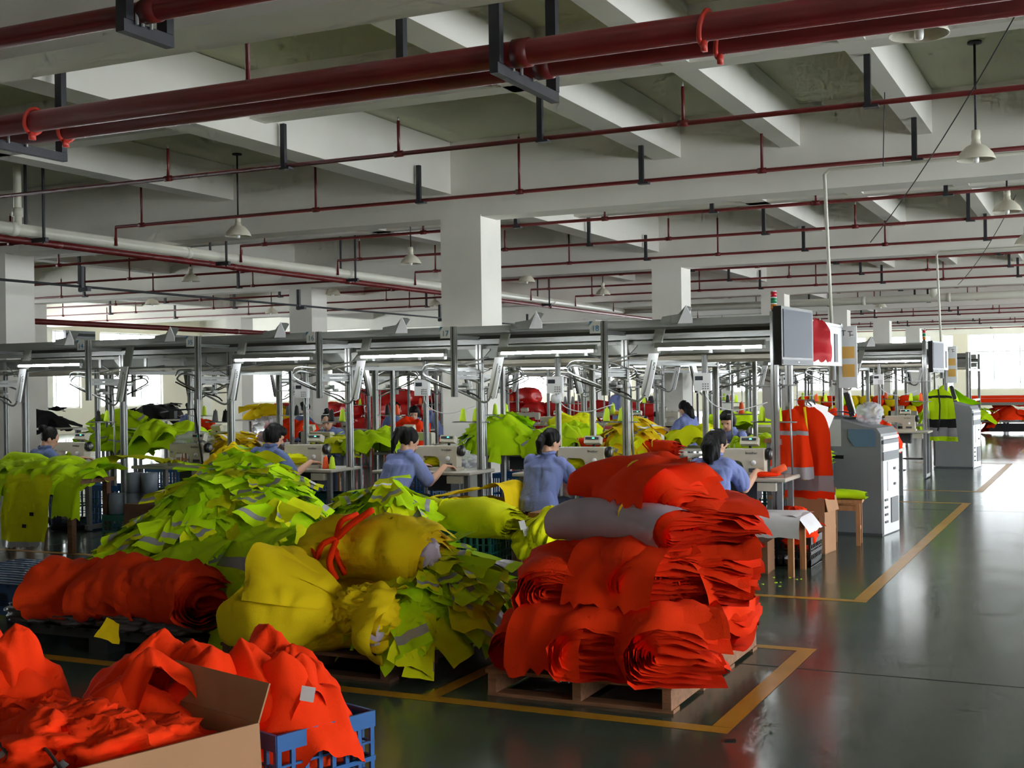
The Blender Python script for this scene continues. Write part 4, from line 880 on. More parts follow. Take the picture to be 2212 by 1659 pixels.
def carton(label, x, y, lx, ly, h, m, rz=0, z=0.0, flaps=(0.5, 0.8, 0.6, 0.7), group=None, text=None, closed=False):
    e = thing('cardboard_box', label, 'box', (x, y, z), rz, group); t = 0.006
    MB().box((0, 0, 0.004), (lx, ly, 0.008), m).build('base', e)
    for s, d, n_ in (((0, -1), lx, 0), ((0, 1), lx, 1), ((-1, 0), ly, 2), ((1, 0), ly, 3)):
        if n_ < 2: MB().box((0, s[1]*(ly/2-t/2), h/2), (lx, t, h), m).build('side', e)
        else: MB().box((s[0]*(lx/2-t/2), 0, h/2), (t, ly-2*t, h), m).build('side', e)
        if closed:
            if n_ < 2: MB().box((0, s[1]*ly/4, h+0.003), (lx, ly/2-0.002, t), m).build('flap', e)
        else:
            a = flaps[n_]; fl = min(lx, ly)*0.42
            if n_ == 1: fl *= 0.55
            if n_ < 2: MB().box((0, s[1]*fl/2, 0), (lx, fl, t), m).build('flap', e, False, (0, s[1]*ly/2, h), (s[1]*a, 0, 0))
            else: MB().box((s[0]*fl/2, 0, 0), (fl, ly, t), m).build('flap', e, False, (s[0]*lx/2, 0, h), (0, -s[0]*a, 0))
    if text:
        stencil(e, (0, -ly/2-0.001, 0), (0, 0, 0), text, mat('faded_print', S(110, 74, 52), 0.8))
    return e
# ------------------------------------------------------------------ foreground piles
ycord = mat('yellow_cord', (0.9, 0.55, 0.02, 1), 0.6)
G = 'orange bundles on the right pallet'
OB = [((-2.80, 5.98, 0.155), -1.25, 0.62, 0.50, 0.26, 3, 'flat layered orange bundle at the lower left corner of the tall pile', 12),
      ((-2.46, 5.93, 0.150), -1.05, 0.74, 0.50, 0.36, 4, 'bulging orange bundle with open fold at the front foot of the tall pile', 10),
      ((-2.12, 5.98, 0.150), -1.0, 0.80, 0.50, 0.38, 5, 'orange bundle with ragged cut edges at the lower right of the tall pile', 13),
      ((-2.58, 6.85, 0.155), -1.2, 0.8, 0.5, 0.36, 6, 'orange bundle at the back left foot of the tall pile', 7),
      ((-2.12, 6.85, 0.155), -1.4, 0.8, 0.50, 0.36, 7, 'orange bundle at the back right foot of the tall pile', 8),
      ((-2.66, 6.12, 0.40), -1.25, 0.70, 0.46, 0.34, 8, 'round orange bundle on the left flank of the tall pile', 10),
      ((-2.34, 6.14, 0.47), -0.8, 0.76, 0.52, 0.34, 9, 'orange bundle with draped top piece in the middle of the tall pile', 11),
      ((-2.02, 6.42, 0.46), -1.15, 0.74, 0.48, 0.32, 10, 'orange bundle on the right flank of the tall pile', 12),
      ((-2.45, 6.8, 0.46), -1.2, 0.8, 0.5, 0.34, 12, 'orange bundle on the back flank of the tall pile', 7),
      ((-2.12, 6.62, 0.72), -1.0, 0.84, 0.50, 0.28, 14, 'orange bundle with fanned ragged edges under the topmost one', 13)]
for (loc, rz, L, D, H, sd, lab, n) in OB:
    folded_bundle('fabric_bundle', lab, loc, rz, L, D, H, orange, n, sd, tie=0.0 if sd % 2 else 0.08, tie_m=ycord if sd in (4, 9, 10, 14) else None, group=G, fan=0.10, wr=0.045)
folded_bundle('fabric_bundle', 'orange bundle showing its smooth grey backing, tied with yellow cord', (-2.34, 6.20, 0.74), -0.40, 0.80, 0.44, 0.25, orange, 9, 21, 0.1, ycord, group=G, outer=lilac, wr=0.012, fan=0.05)
folded_bundle('fabric_bundle', 'topmost orange bundle of the tall pile, layers fanned over a grey edge', (-2.34, 6.42, 0.93), -0.50, 0.74, 0.48, 0.27, orange, 13, 23, 0.06, ycord, group=G, fan=0.09, inner=None, roll=0.10, sagx=-0.05)
for i, (x, y, z, r, s) in enumerate(((-1.93, 6.05, 0.20, (0.4, 0.3, 0.4), 0.14), (-1.99, 6.42, 0.42, (0.2, 0.9, 1.0), 0.12), (-1.92, 6.3, 0.17, (0.0, 1.1, 0.6), 0.13))):
    o = link('fabric_scrap', flap_meshes(ygreen, 'scrap', 6, seed=31)[i], None, (x, y, z), r, (s, s, s)); tag(o, 'small yellow fabric scrap poking out of the orange pile, %s' % ('at its lower right edge', 'beside the yellow cord knot', 'just above the pallet edge')[i], 'scrap')
def flaps_on(e, n, box, m, s, seed, strip=None):
    rs = np.random.RandomState(seed); fm = flap_meshes(m, 'on', 6, seed=17, strip_m=strip)
    for k in range(n):
        o = link('loose_piece', fm[k % 6], e, tuple(rs.uniform(a, b) for a, b in box), (rs.uniform(-0.3, 0.5), rs.uniform(-0.4, 0.4), rs.uniform(-1.2, 1.2))); q = s*rs.uniform(0.7, 1.2); o.scale = (q, q, q)
# yellow bundles on the dark pallet
G = 'yellow bundles on the dark pallet'
e = gathered('fabric_bundle', 'yellow bundle gathered like a flower, low on the dark pallet', (-3.74, 5.78, 0.36), (0.1, 0.08, 0.12), 0.66, 0.10, 0.34, yellow, 9, 31, 0.85, True, None, 0.42, group=G, crease=0.035, rr=(0.62, 1.1), arc=0.8, wavy=0.05)
crumple('gathered_core', '', (0.08, 0, -0.1), (0.34, 0.30, 0.26), yellow, 33, parent=e, amp=0.22, freq=4)
crumple('grey_knot', '', (0.16, -0.12, -0.12), (0.13, 0.1, 0.12), lilac, 34, parent=e, amp=0.3, freq=4, n=(28, 20))
e = folded_bundle('fabric_bundle', 'big rolled yellow bundle knotted with an orange ribbon', (-3.92, 6.32, 0.44), -0.12, 0.84, 0.46, 0.40, yellow, 9, 35, -0.12, None, group=G, wr=0.045, pinch=0.2, fan=0.06)
MB().tube(bez([(-0.12, -0.02, 0.40), (-0.13, -0.16, 0.36), (-0.12, -0.21, 0.2), (-0.12, -0.14, 0.06)], 6), 0.018, orange, 6).build('ribbon', e, True)
for pts in ([(-0.12, -0.2, 0.28), (-0.2, -0.24, 0.24), (-0.26, -0.22, 0.16), (-0.28, -0.23, 0.22)], [(-0.12, -0.2, 0.28), (-0.02, -0.2, 0.36), (0.12, -0.17, 0.45)], [(-0.12, -0.21, 0.26), (-0.14, -0.25, 0.14), (-0.1, -0.24, 0.04)]):
    MB().tube(bez(pts, 5), 0.02, orange, 6).build('ribbon_end', e, True)
crumple('grey_knot', '', (0.40, -0.04, 0.12), (0.14, 0.14, 0.16), lilac, 36, parent=e, amp=0.3, freq=4, n=(28, 20))
folded_bundle('fabric_bundle', 'yellow bundle lying under the ribboned one', (-4.0, 6.4, 0.155), 0.05, 0.9, 0.5, 0.3, yellow, 6, 37, group=G)
folded_bundle('fabric_bundle', 'yellow bundle at the front corner of the dark pallet, pieces hanging over', (-3.78, 5.86, 0.13), 0.2, 0.6, 0.36, 0.2, yellow, 9, 39, group=G, fan=0.09)
heap('fabric_heap', 'lime heap of cut pieces with silver strips at the right end of the dark pallet', (-3.55, 6.38, 0.15), 0.34, 0.55, 0.50, lime, 130, 0.17, 41, 0.0, ygreen)
# lime heap on the black pallet
heap('fabric_heap', 'large lime heap of cut pieces sloping down over the orange packs', (-5.50, 6.75, 0.14), 0.95, 0.68, 0.86, lime, 300, 0.14, 51, 0.1, ygreen, peak=(0.25, 0))
sheet_path('lime_cloth', 'broad lime panel with a silver strip hanging off the front of the large heap', [(0.18, 0, 0.74), (0.0, 0, 0.66), (-0.14, 0, 0.48), (-0.22, 0, 0.28), (-0.30, 0, 0.05)], 0.46, lime, 61, (-4.66, 6.12, 0), 1.15, 0.03, 18, cat='fabric panel', strips=((0.36, 0.44, silver),))
sheet_path('lime_cloth', 'narrow lime panel hanging at the right corner of the large heap', [(0.15, 0, 0.70), (0.0, 0, 0.62), (-0.12, 0, 0.46), (-0.18, 0, 0.26)], 0.30, ygreen, 63, (-4.42, 6.4, 0), 0.8, 0.04, 14, cat='fabric panel', strips=((0.5, 0.6, silver),))
sheet_path('lime_cloth', 'crumpled lime panel lying over the largest orange pack', [(0.2, 0, 0.68), (0.05, 0, 0.63), (-0.1, 0, 0.58), (-0.2, 0, 0.50)], 0.5, lime, 65, (-5.1, 6.1, 0), 1.4, 0.05, 16, cat='fabric panel')
for i, (x, y, z, rz, w, pth, lab) in enumerate(((-2.22, 5.98, 0.0, 1.45, 0.5, [(0.3, 0, 0.80), (0.1, 0, 0.80), (-0.12, 0, 0.72), (-0.22, 0, 0.58), (-0.25, 0, 0.50)], 'loose orange piece draped over the middle of the tall pile'), (-1.86, 6.3, 0.0, -0.2, 0.5, [(-0.2, 0, 0.74), (0.0, 0, 0.70), (0.1, 0, 0.55), (0.13, 0, 0.40)], 'loose orange piece hanging on the right flank of the tall pile'), (-2.5, 5.66, 0.0, 1.5, 0.42, [(0.2, 0, 0.50), (0.02, 0, 0.46), (-0.08, 0, 0.34), (-0.10, 0, 0.18)], 'loose orange piece over the front fold of the tall pile'), (-2.25, 6.3, 0.0, 1.0, 0.46, [(0.2, 0, 1.19), (0.0, 0, 1.16), (-0.14, 0, 1.06), (-0.18, 0, 0.96)], 'ragged orange piece draped over the topmost bundle'))):
    sheet_path('fabric_piece', lab, pth, w, orange, 91+i*4, (x, y, z), rz, 0.03, 16, edge=0.05, group='loose orange pieces on the tall pile')
heap('fabric_heap', 'lime heap of tangled pieces behind the large one, in front of the bobbed worker', (-6.0, 7.85, 0.30), 0.68, 0.5, 0.72, lime, 200, 0.14, 53, 0.3, ygreen)
crate('dark crate under the rear lime heap', -6.0, 7.85, 0.9, 0.6, 0.3, teal_pl)
G = 'orange packs on the black pallet'
for i, (x, y, L, D, H, rz, lab) in enumerate(((-5.80, 5.80, 0.50, 0.42, 0.36, 0.35, 'leftmost wrapped orange pack on the black pallet'), (-5.42, 5.80, 0.46, 0.42, 0.38, 0.1, 'middle wrapped orange pack on the black pallet, wrinkled across'), (-5.0, 5.80, 0.52, 0.46, 0.42, -0.1, 'largest wrapped orange pack beside the lime panels'))):
    folded_bundle('fabric_bundle', lab, (x, y, 0.19), rz, L, D, H, orange2, 8, 70+i, group=G, wr=0.07, pinch=0.06)
for i, x in enumerate((-6.1, -5.75, -5.35, -5.0)):
    crumple('plastic_wrap', 'crumpled dark plastic wrap under the orange packs, %s from the left' % ordn[i], (x, 5.86, 0.15), (0.42, 0.4, 0.14), mat('grey_wrap', S(70, 64, 66), 0.35), 80+i, amp=0.25, freq=3, cat='plastic wrap')
o = link('fabric_scrap', flap_meshes(yellow, 'edge', 3, seed=91)[0], None, (-5.3, 5.62, 0.24), (0.9, 0.5, 0.9), (0.11, 0.11, 0.11)); tag(o, 'yellow and orange label scrap hanging below the middle orange pack', 'scrap')
# boxes of orange garments nearest the camera
cb = carton('open cardboard box of orange vests nearest the camera', -2.92, 3.02, 0.56, 0.84, 0.5, card, -0.30, 0, (-1.4, 1.2, -1.45, -1.5))
crate('blue plastic crate of orange garments, partly behind the cardboard box', -2.90, 3.95, 0.6, 0.46, 0.36, blue_pl, -0.3)
crate('blue plastic crate of orange garments at the lower left corner', -3.80, 3.24, 0.6, 0.44, 0.36, blue_pl, 0.0)
bst = mat('charcoal_piping', S(60, 52, 50), 0.7)
def garment(label, loc, size, seed, rz=0, m=orange, amp=0.22, freq=2.4, piping=True, fl=5, cat='garment', group=None, strip=True):
    e = thing('garment', label, cat, loc, rz, group)
    crumple('crumpled_body', '', (0, 0, 0), size, m, seed, parent=e, amp=amp, freq=freq, n=(72, 52))
    rs = np.random.RandomState(seed); fm = flap_meshes(m, 'gar', 6, seed=23)
    for k in range(fl):
        a = rs.uniform(0, 2*math.pi); o = link('fabric_panel', fm[k % 6], e, (math.cos(a)*size[0]*0.36, math.sin(a)*size[1]*0.36, size[2]*rs.uniform(0.45, 0.92)), (rs.uniform(0.0, 0.7), rs.uniform(-0.3, 0.3), a+math.pi/2)); q = max(size)*rs.uniform(0.3, 0.5); o.scale = (q, q, q)
    if strip:
        o = link('silver_strip', flap_meshes(silver, 'st', 3, w=0.35, h=1.2, seed=5)[seed % 3], e, (size[0]*0.18, -size[1]*0.42, size[2]*0.75), (0.75, 0.1, rs.uniform(-0.6, 0.6))); o.scale = (0.16, 0.16, 0.16)
    if piping:
        p = [(size[0]*0.5*math.sin(t)*0.8, -size[1]*0.45-0.01*math.sin(3*t), size[2]*(0.62+0.22*math.cos(t*1.7))) for t in np.linspace(-1.3, 1.3, 12)]; MB().tube(p, 0.006, bst, 5).build('piping', e, True)
    return e
G = 'orange garments heaped nearest the camera'
garment('orange vest with dark piping lying in the cardboard box', (-2.88, 3.08, 0.28), (0.42, 0.56, 0.26), 102, -0.30, freq=2.6, group=G)
garment('orange vest with silver corner at the left inside the cardboard box', (-3.08, 3.02, 0.30), (0.4, 0.5, 0.26), 103, -0.2, freq=2.6, group=G)
garment('orange garment spilling over the left rim of the cardboard box', (-3.22, 2.98, 0.22), (0.34, 0.5, 0.28), 104, 0.1, freq=3.0, group=G, strip=False)
def rose(label, loc, size, seed, rz=0.0, m=orange, peaks=3, name='garment', cat='garment', group=None, res=(40, 96), layers=3):
    """a garment thrown down in peaks with folds running from them"""
    e = thing(name, label, cat, loc, rz, group or G); rs = np.random.RandomState(seed)
    for layer in range(layers):
        nr, nt = res; Rr, T = np.meshgrid(np.linspace(0, 1, nr), np.linspace(0, 2*math.pi, nt), indexing='ij'); sc = (1.0, 0.86, 0.72)[layer]
        X, Y = Rr*np.cos(T)*size[0]/2*sc, Rr*np.sin(T)*size[1]/2*sc; Z = np.zeros_like(X)
        for k in range(peaks):
            px, py = rs.uniform(-0.28, 0.28)*size[0], rs.uniform(-0.28, 0.28)*size[1]; hh = size[2]*(1.0 if k == 0 else rs.uniform(0.62, 0.88))*(0.78+0.11*layer); dx, dy = X-px, Y-py; r = np.sqrt(dx*dx+dy*dy); th = np.arctan2(dy, dx)
            ridge = np.abs(np.sin(th*rs.choice([1.5, 2.0, 2.5])+rs.uniform(0, 6)+0.8*np.sin(r*9)))
            Z = np.maximum(Z, hh*(1-(r/(0.62*max(size[:2])))**1.15)-0.10*size[2]*(1-ridge)*np.minimum(1, r/0.08))
        P = np.stack([X, Y, Z], -1); edge = np.clip((Rr-0.72)/0.28, 0, 1); P[..., 2] -= edge**1.5*(size[2]*(0.35+0.5*vnoise(P*np.array([1, 1, 0]), 6, seed+layer)))
        P = P+(0.35-fold(P*np.array([1, 1, 0.5])+layer, 7, seed+layer))[..., None]*np.stack([np.cos(T)*0.6, np.sin(T)*0.6, 0.7+0*T], -1)*0.055+(0.3-fold(P, 17, seed+3))[..., None]*np.array([0, 0, 0.016])
        P[..., 2] = np.maximum(P[..., 2], -0.12); P = P+np.array([rs.uniform(-0.05, 0.05), rs.uniform(-0.05, 0.05), -0.02*layer])
        MB().grid(P, m).build('fabric_layer', e, True)
    return e
rose('large crumpled orange garment peaking behind the cardboard box', (-3.12, 3.56, 0.33), (0.72, 0.6, 0.42), 131, 0.4)
rose('tall crumpled orange garment in the rear blue crate, white care tag on it', (-2.90, 3.94, 0.26), (0.66, 0.56, 0.46), 137, -0.3)
rose('tall folded orange garment in the crate at the lower left corner', (-3.62, 3.28, 0.36), (0.56, 0.5, 0.46), 143, 0.2)
garment('orange garment drooping over the rim of the lower left crate', (-3.44, 3.20, 0.30), (0.40, 0.36, 0.24), 108, 0.0, freq=2.4, group=G, piping=False, strip=False, fl=2)
for k, (x, y, lab) in enumerate(((-3.80, 3.24, 'orange filling low inside the lower left crate'), (-2.90, 3.95, 'orange filling low inside the rear blue crate'), (-3.15, 3.55, 'orange filling under the large garment behind the cardboard box'))): crumple('garment', lab, (x, y, 0.03), (0.54, 0.4, 0.38), orange2, 111+k, 0.1*k, cat='garment', amp=0.12)
crumple('garment', 'orange filling low inside the cardboard box', (-2.93, 3.02, 0.02), (0.40, 0.62, 0.36), orange2, 113, -0.30, amp=0.12)
o = link('care_tag', MB().box((0, 0, 0), (0.05, 0.002, 0.06), paper).mesh('care_tag'), None, (-2.60, 3.72, 0.50), (0.3, 0.2, 0.5)); tag(o, 'white printed care tag on the tall orange garment', 'tag')
o = link('fabric_scrap', flap_meshes(lime, 'scr', 3, seed=77)[1], None, (-2.98, 2.96, 0.52), (0.6, 0.3, 0.5), (0.12, 0.12, 0.12)); tag(o, 'lime scrap lying among the orange vests in the cardboard box', 'scrap')
# ------------------------------------------------------------------ between the front piles and the sewing row
crate('dark green slatted crate under the tied yellow bundle', -4.95, 9.52, 0.60, 0.42, 0.38, teal_pl)
G = 'yellow bundles before the front sewing row'
folded_bundle('fabric_bundle', 'yellow bundle tied with its own strap on the dark green crate', (-5.02, 9.42, 0.31), -0.12, 1.02, 0.44, 0.34, ygreen, 10, 201, -0.1, ygreen, group=G, wr=0.04, pinch=0.2)
heap('fabric_heap', 'lime heap of cut pieces with silver patches left of the tied yellow bundle', (-5.62, 9.12, 0.18), 0.56, 0.40, 0.62, lime, 150, 0.15, 203, 0.1, ygreen)
folded_bundle('fabric_bundle', 'flat stack of yellow-green pieces sagging over a crate, left of the lime heap', (-6.38, 9.3, 0.20), 0.1, 0.86, 0.5, 0.28, ygreen, 12, 205, group=G, fan=0.1)
crate('dark crate under the flat yellow-green stack', -6.38, 9.4, 0.7, 0.45, 0.2, teal_pl); crate('dark crate under the lime heap with silver patches', -5.62, 9.15, 0.7, 0.5, 0.2, teal_pl)
sheet_path('fabric_sheet', 'long bright yellow sheets sloping down left of the centre worker', [(0, 0, 0.34), (0.1, 0, 0.48), (0.5, 0, 0.57), (1.0, 0, 0.68), (1.25, 0, 0.70), (1.3, 0, 0.45)], 0.5, yellow, 207, (-6.05, 9.98, 0), 0.05, 0.04)
folded_bundle('fabric_bundle', 'fanned amber yellow layers lying on the long yellow sheets', (-5.05, 9.80, 0.44), 0.35, 0.6, 0.36, 0.16, yellow, 9, 209, group=G, fan=0.06)
tag(MB().box((0, 0, 0.25), (1.3, 0.44, 0.5), wood_d).build('low_bench', None, False, (-5.45, 10.0, 0)), 'low wooden bench under the long yellow sheets', 'bench')
e = gathered('fabric_bundle', 'yellow bundle with white size labels hanging right of the green crate', (-4.18, 9.58, 0.56), (0, -1.15, 0.3), 0.5, 0.16, 0.30, ygreen, 9, 211, 0.7, group=G, arc=0.9)
for i in range(5): link('size_label', MB().box((0, 0, 0), (0.05, 0.003, 0.075), paper).mesh('size_label'), e, (-0.2-0.05*i, -0.26+0.09*i, 0.17-0.04*i), (0.3*i, 0.9, 0.4))
tag(MB().box((0, 0, 0.02), (0.5, 0.3, 0.04), wood_l).box((-0.2, 0, -0.24), (0.04, 0.26, 0.48), wood_l).box((0.2, 0, -0.24), (0.04, 0.26, 0.48), wood_l).build('small_bench', None, False, (-4.15, 9.68, 0.48)), 'small wooden bench behind the yellow bundle with size labels', 'bench')
sheet_path('fabric_sheet', 'bright yellow cloth spread over the table between the two aisle-side workers', [(0, 0, 0.775), (0.1, 0, 0.86), (0.4, 0, 0.84), (0.75, 0, 0.80), (0.9, 0, 0.79), (0.96, 0, 0.62)], 0.42, yellow, 213, (-4.12, 10.62, 0), 0.05, 0.04)
for i, (x, y, z, sx, m, sd, lab) in enumerate(((-4.55, 10.92, 0.795, (0.26, 0.16, 0.10), ygreen, 215, 'small lime garment under the needle of the centre machine'), (-6.05, 10.92, 0.795, (0.3, 0.16, 0.10), ygreen, 216, 'small lime garment under the needle below sign 17'), (-7.7, 10.85, 0.78, (0.42, 0.24, 0.14), ygreen, 217, 'lime garment being sewn by the bobbed worker'), (-3.02, 10.92, 0.795, (0.3, 0.18, 0.10), mat('print_cloth', S(150, 170, 150), 0.7, var=0.6, vscale=30), 218, 'patterned garment under the needle nearest the aisle'), (-2.66, 10.70, 0.77, (0.22, 0.12, 0.04), orange, 219, 'orange scrap on the table edge by the conveyor end'), (-4.75, 10.78, 0.775, (0.3, 0.2, 0.09), white_cloth, 220, 'crumpled white plastic bag beside the centre machine'))):
    crumple('garment', lab, (x, y, z), sx, m, sd, 0.1*i, amp=0.22, n=(40, 28))
rose('tall yellow cloth heap behind the bobbed worker', (-8.40, 10.58, 0.66), (0.62, 0.5, 0.42), 221, 0.4, yellow, 3, 'fabric_heap', 'fabric heap')
sheet_path('fabric_sheet', 'yellow cloth hanging off the table edge left of the bobbed worker', [(0, 0, 0.45), (0.02, 0, 0.62), (0.1, 0, 0.76), (0.3, 0, 0.78)], 0.42, yellow, 223, (-8.42, 10.40, 0), 1.6, 0.03)
# far left: lime garments draped over a table, rolls of tape
tb = thing('cutting_bench', 'dark bench under the draped lime garments at far left', 'bench', (-9.88, 9.45, 0)); MB().box((0, 0, 0.70), (1.5, 0.6, 0.04), wood_d).build('top', tb)
for sx in (-0.68, 0.68):
    for sy in (-0.24, 0.24): MB().box((sx, sy, 0.34), (0.06, 0.06, 0.68), wood_d).build('leg', tb)
G = 'lime garments draped at far left'
rose('bulky lime garments heaped along the bench at far left', (-9.85, 9.5, 0.72), (1.5, 0.7, 0.26), 229, 0.0, lime, 5, 'fabric_heap', 'fabric heap')
sheet_path('draped_garment', 'broad lime garment spread over the bench at far left', [(0.42, 0, 0.74), (0.3, 0, 0.86), (0.1, 0, 0.88), (-0.15, 0, 0.82), (-0.32, 0, 0.76), (-0.38, 0, 0.55)], 1.6, lime, 231, (-9.9, 9.45, 0), math.pi/2, 0.11, 40, group=G)
sheet_path('draped_garment', 'lime trouser leg with black marks hanging to the floor from the bench', [(0.1, 0, 0.80), (-0.15, 0, 0.78), (-0.33, 0, 0.74), (-0.40, 0, 0.5), (-0.42, 0, 0.25), (-0.44, 0, 0.06)], 0.62, ygreen, 233, (-9.62, 9.42, 0), math.pi/2, 0.03, 22, group=G, strips=((0.93, 1.0, silver),))
sheet_path('draped_garment', 'lime sleeve hanging off the right end of the bench', [(0.1, 0, 0.82), (-0.15, 0, 0.80), (-0.33, 0, 0.72), (-0.38, 0, 0.5), (-0.38, 0, 0.36)], 0.34, lime, 235, (-9.15, 9.45, 0), math.pi/2, 0.04, 16, group=G)
sheet_path('draped_garment', 'folded lime sleeves with grey cuffs at the left end of the bench', [(0.1, 0, 0.82), (-0.15, 0, 0.80), (-0.36, 0, 0.70), (-0.42, 0, 0.5), (-0.42, 0, 0.42)], 0.4, lime, 237, (-10.1, 9.40, 0), math.pi/2, 0.06, 16, group=G, strips=((0.72, 0.82, silver),))
for i, (x, z) in enumerate(((-9.5, 0.40), (-9.6, 0.28))):
    o = tag(MB().box((0, 0, 0), (0.05, 0.004, 0.035), black_cloth).build('size_patch', None, False, (x, 8.985, z)), 'small black size patch on the hanging lime trousers, %s one' % ('upper', 'lower')[i], 'patch')
sheet_path('draped_garment', 'lime pieces piled on the table of the empty machine', [(0, 0, 0.775), (0.1, 0, 0.84), (0.4, 0, 0.88), (0.75, 0, 0.83), (0.95, 0, 0.78)], 0.36, ygreen, 239, (-10.15, 10.66, 0), 0.05, 0.05)
crate('dark crate carrying the grey tape rolls', -8.9, 9.85, 0.6, 0.46, 0.34, teal_pl)
rollm = MB().lathe([(0.028, 0), (0.082, 0), (0.082, 0.205), (0.028, 0.205), (0.028, 0)], grey_roll, 20).mesh('tape_roll', True)
for i, (x, y, z, l) in enumerate(((-8.95, 9.82, 0.345, 'lower left'), (-8.77, 9.84, 0.345, 'lower right'), (-8.95, 9.82, 0.553, 'upper left'), (-8.77, 9.84, 0.553, 'upper right'), (-9.12, 9.74, 0.345, 'single, left of the stack'))):
    tag(link('tape_roll', rollm, None, (x, y, z)), 'grey reflective tape roll, %s of the group beside the lime heap' % l, 'tape roll', 'grey tape rolls')
e = sheet_path('draped_garment', 'yellow vest with grey stripes lying behind the large lime heap', [(0, 0, 0.30), (0.1, 0, 0.62), (0.3, 0, 0.72), (0.7, 0, 0.74), (0.9, 0, 0.72)], 0.36, ygreen, 241, (-7.75, 8.6, 0), 0.1, 0.02, 14, strips=((0.22, 0.28, silver), (0.5, 0.56, silver)))
lm = link('lettering', text_mesh('B', 0.12, paper), None, (-7.08, 8.40, 0.68), (1.2, 0, 0.1)); tag(lm, 'black and white letter patch on the striped yellow vest', 'patch')
tag(MB().box((0, 0, 0.15), (0.9, 0.4, 0.3), wood_d).build('low_bench', None, False, (-7.35, 8.62, 0.3)), 'low dark bench under the striped yellow vest', 'bench'); tag(MB().box((0, 0, 0.15), (0.8, 0.36, 0.3), wood_d).build('low_bench', None, False, (-7.35, 8.62, 0.0)), 'dark box below the striped yellow vest', 'box')
for i, (x, y, m, lab) in enumerate(((-7.35, 10.95, teal_pl, 'dark green crate under the table of the bobbed worker'), (-7.0, 11.2, blue_pl, 'blue crate under the table of the bobbed worker'), (-5.62, 10.95, blue_pl, 'blue crate under the table below sign 17'), (-6.3, 11.3, blue_pl, 'blue crate behind the table below sign 17'), (-2.75, 11.25, teal_pl, 'dark crate under the table nearest the aisle'), (-4.1, 11.0, teal_pl, 'dark crate under the table of the centre worker'), (-3.6, 11.2, blue_pl, 'blue crate under the yellow cloth table'), (-8.75, 10.95, teal_pl, 'added dark green crate hiding bright floor under the table of the empty machine'), (-9.4, 11.1, teal_pl, 'added dark green crate hiding bright floor, left under the table of the empty machine'), (-10.5, 11.15, blue_pl, 'added blue crate hiding bright floor under the far left machine table'), (-11.1, 11.15, teal_pl, 'added dark green crate hiding bright floor under the far left machine table'))):  # last four crates are added to block bright floor reflections under the tables
    crate(lab, x, y, 0.46, 0.34, 0.5 if i in (0, 1, 7, 8, 9, 10) else 0.34, m, 0.0, 'crates under the sewing tables')
# worklamp stand of the empty machine
e = thing('gooseneck_stand', 'black angled rod stand at the empty machine left of the bobbed worker', 'stand', (-8.86, 10.78, 0.7625)); MB().tube([(0, 0, 0), (-0.10, 0, 0.62), (-0.36, 0, 0.61), (-0.58, 0, 0.58)], 0.011, black_pl, 8).build('rod', e, True); MB().box((-0.40, 0, 0.56), (0.07, 0.05, 0.08), black_pl).build('clamp_head', e)

# ------------------------------------------------------------------ the aisle end of the front conveyor
b = thing('low_bench', 'low wooden bench covered with a white plastic sheet by the aisle', 'bench', (-2.62, 10.36, 0))
MB().box((0, 0, 0.46), (0.66, 0.5, 0.025), wood_l).build('top', b)
for sx in (-0.29, 0.29):
    for sy in (-0.22, 0.22): MB().box((sx, sy, 0.225), (0.045, 0.045, 0.45), wood_l).build('leg', b)
sheet_path('plastic_sheet', 'white plastic sheet draped over the low bench, front edge sagging', [(0.30, 0, 0.485), (0.1, 0, 0.49), (-0.15, 0, 0.492), (-0.26, 0, 0.485), (-0.30, 0, 0.42), (-0.29, 0, 0.33)], 0.76, white_cloth, 251, (-2.62, 10.36, 0), math.pi/2, 0.006, 18, cat='sheet', edge=0.015)
sheet_path('plastic_sheet', 'white corner of the sheet hanging over the aisle side of the bench', [(-0.1, 0, 0.497), (0.2, 0, 0.497), (0.34, 0, 0.49), (0.41, 0, 0.42), (0.45, 0, 0.36)], 0.5, white_cloth, 252, (-2.62, 10.36, 0), 0.0, 0.006, 14, cat='sheet', edge=0.02)
carton('brown carton standing under the low bench', -2.72, 10.36, 0.34, 0.3, 0.26, card_d, 0.05, closed=True)
crate('black crate of orange garments beside the low bench', -2.46, 10.88, 0.36, 0.46, 0.26, black_pl, 0.0, nz=3)
garment('orange garments heaped in the black crate', (-2.47, 10.86, 0.12), (0.36, 0.46, 0.36), 255, 0.3, orange, 0.2, 2.4, False, 2, strip=False); garment('smaller orange garment on the rear of the black crate', (-2.52, 11.0, 0.2), (0.3, 0.3, 0.28), 257, 0.0, orange, 0.2, 2.4, False, 1, strip=False)
carton('tall open brown carton with printed marks beside the stool', -2.48, 11.72, 0.32, 0.34, 0.52, card, -0.1, 0, (1.3, 1.2, 1.25, -1.35), text=[(0.06, 0.32, 0.05, 0.012), (0.10, 0.32, 0.012, 0.03), (0.02, 0.26, 0.09, 0.014), (0.10, 0.26, 0.04, 0.014), (0.09, 0.20, 0.03, 0.014), (0.09, 0.14, 0.03, 0.014), (0.09, 0.08, 0.02, 0.014)])
s_ = stool(-2.3, 12.38, 'wooden stool with a lime cushion before the grey kiosk', rz=0.1)
c_ = folded_bundle('seat_cushion', 'rolled lime cushion on the stool before the grey kiosk', (-2.3, 12.32, 0.44), 0.1, 0.36, 0.2, 0.09, lime, 4, 259, cat='cushion', wr=0.012)
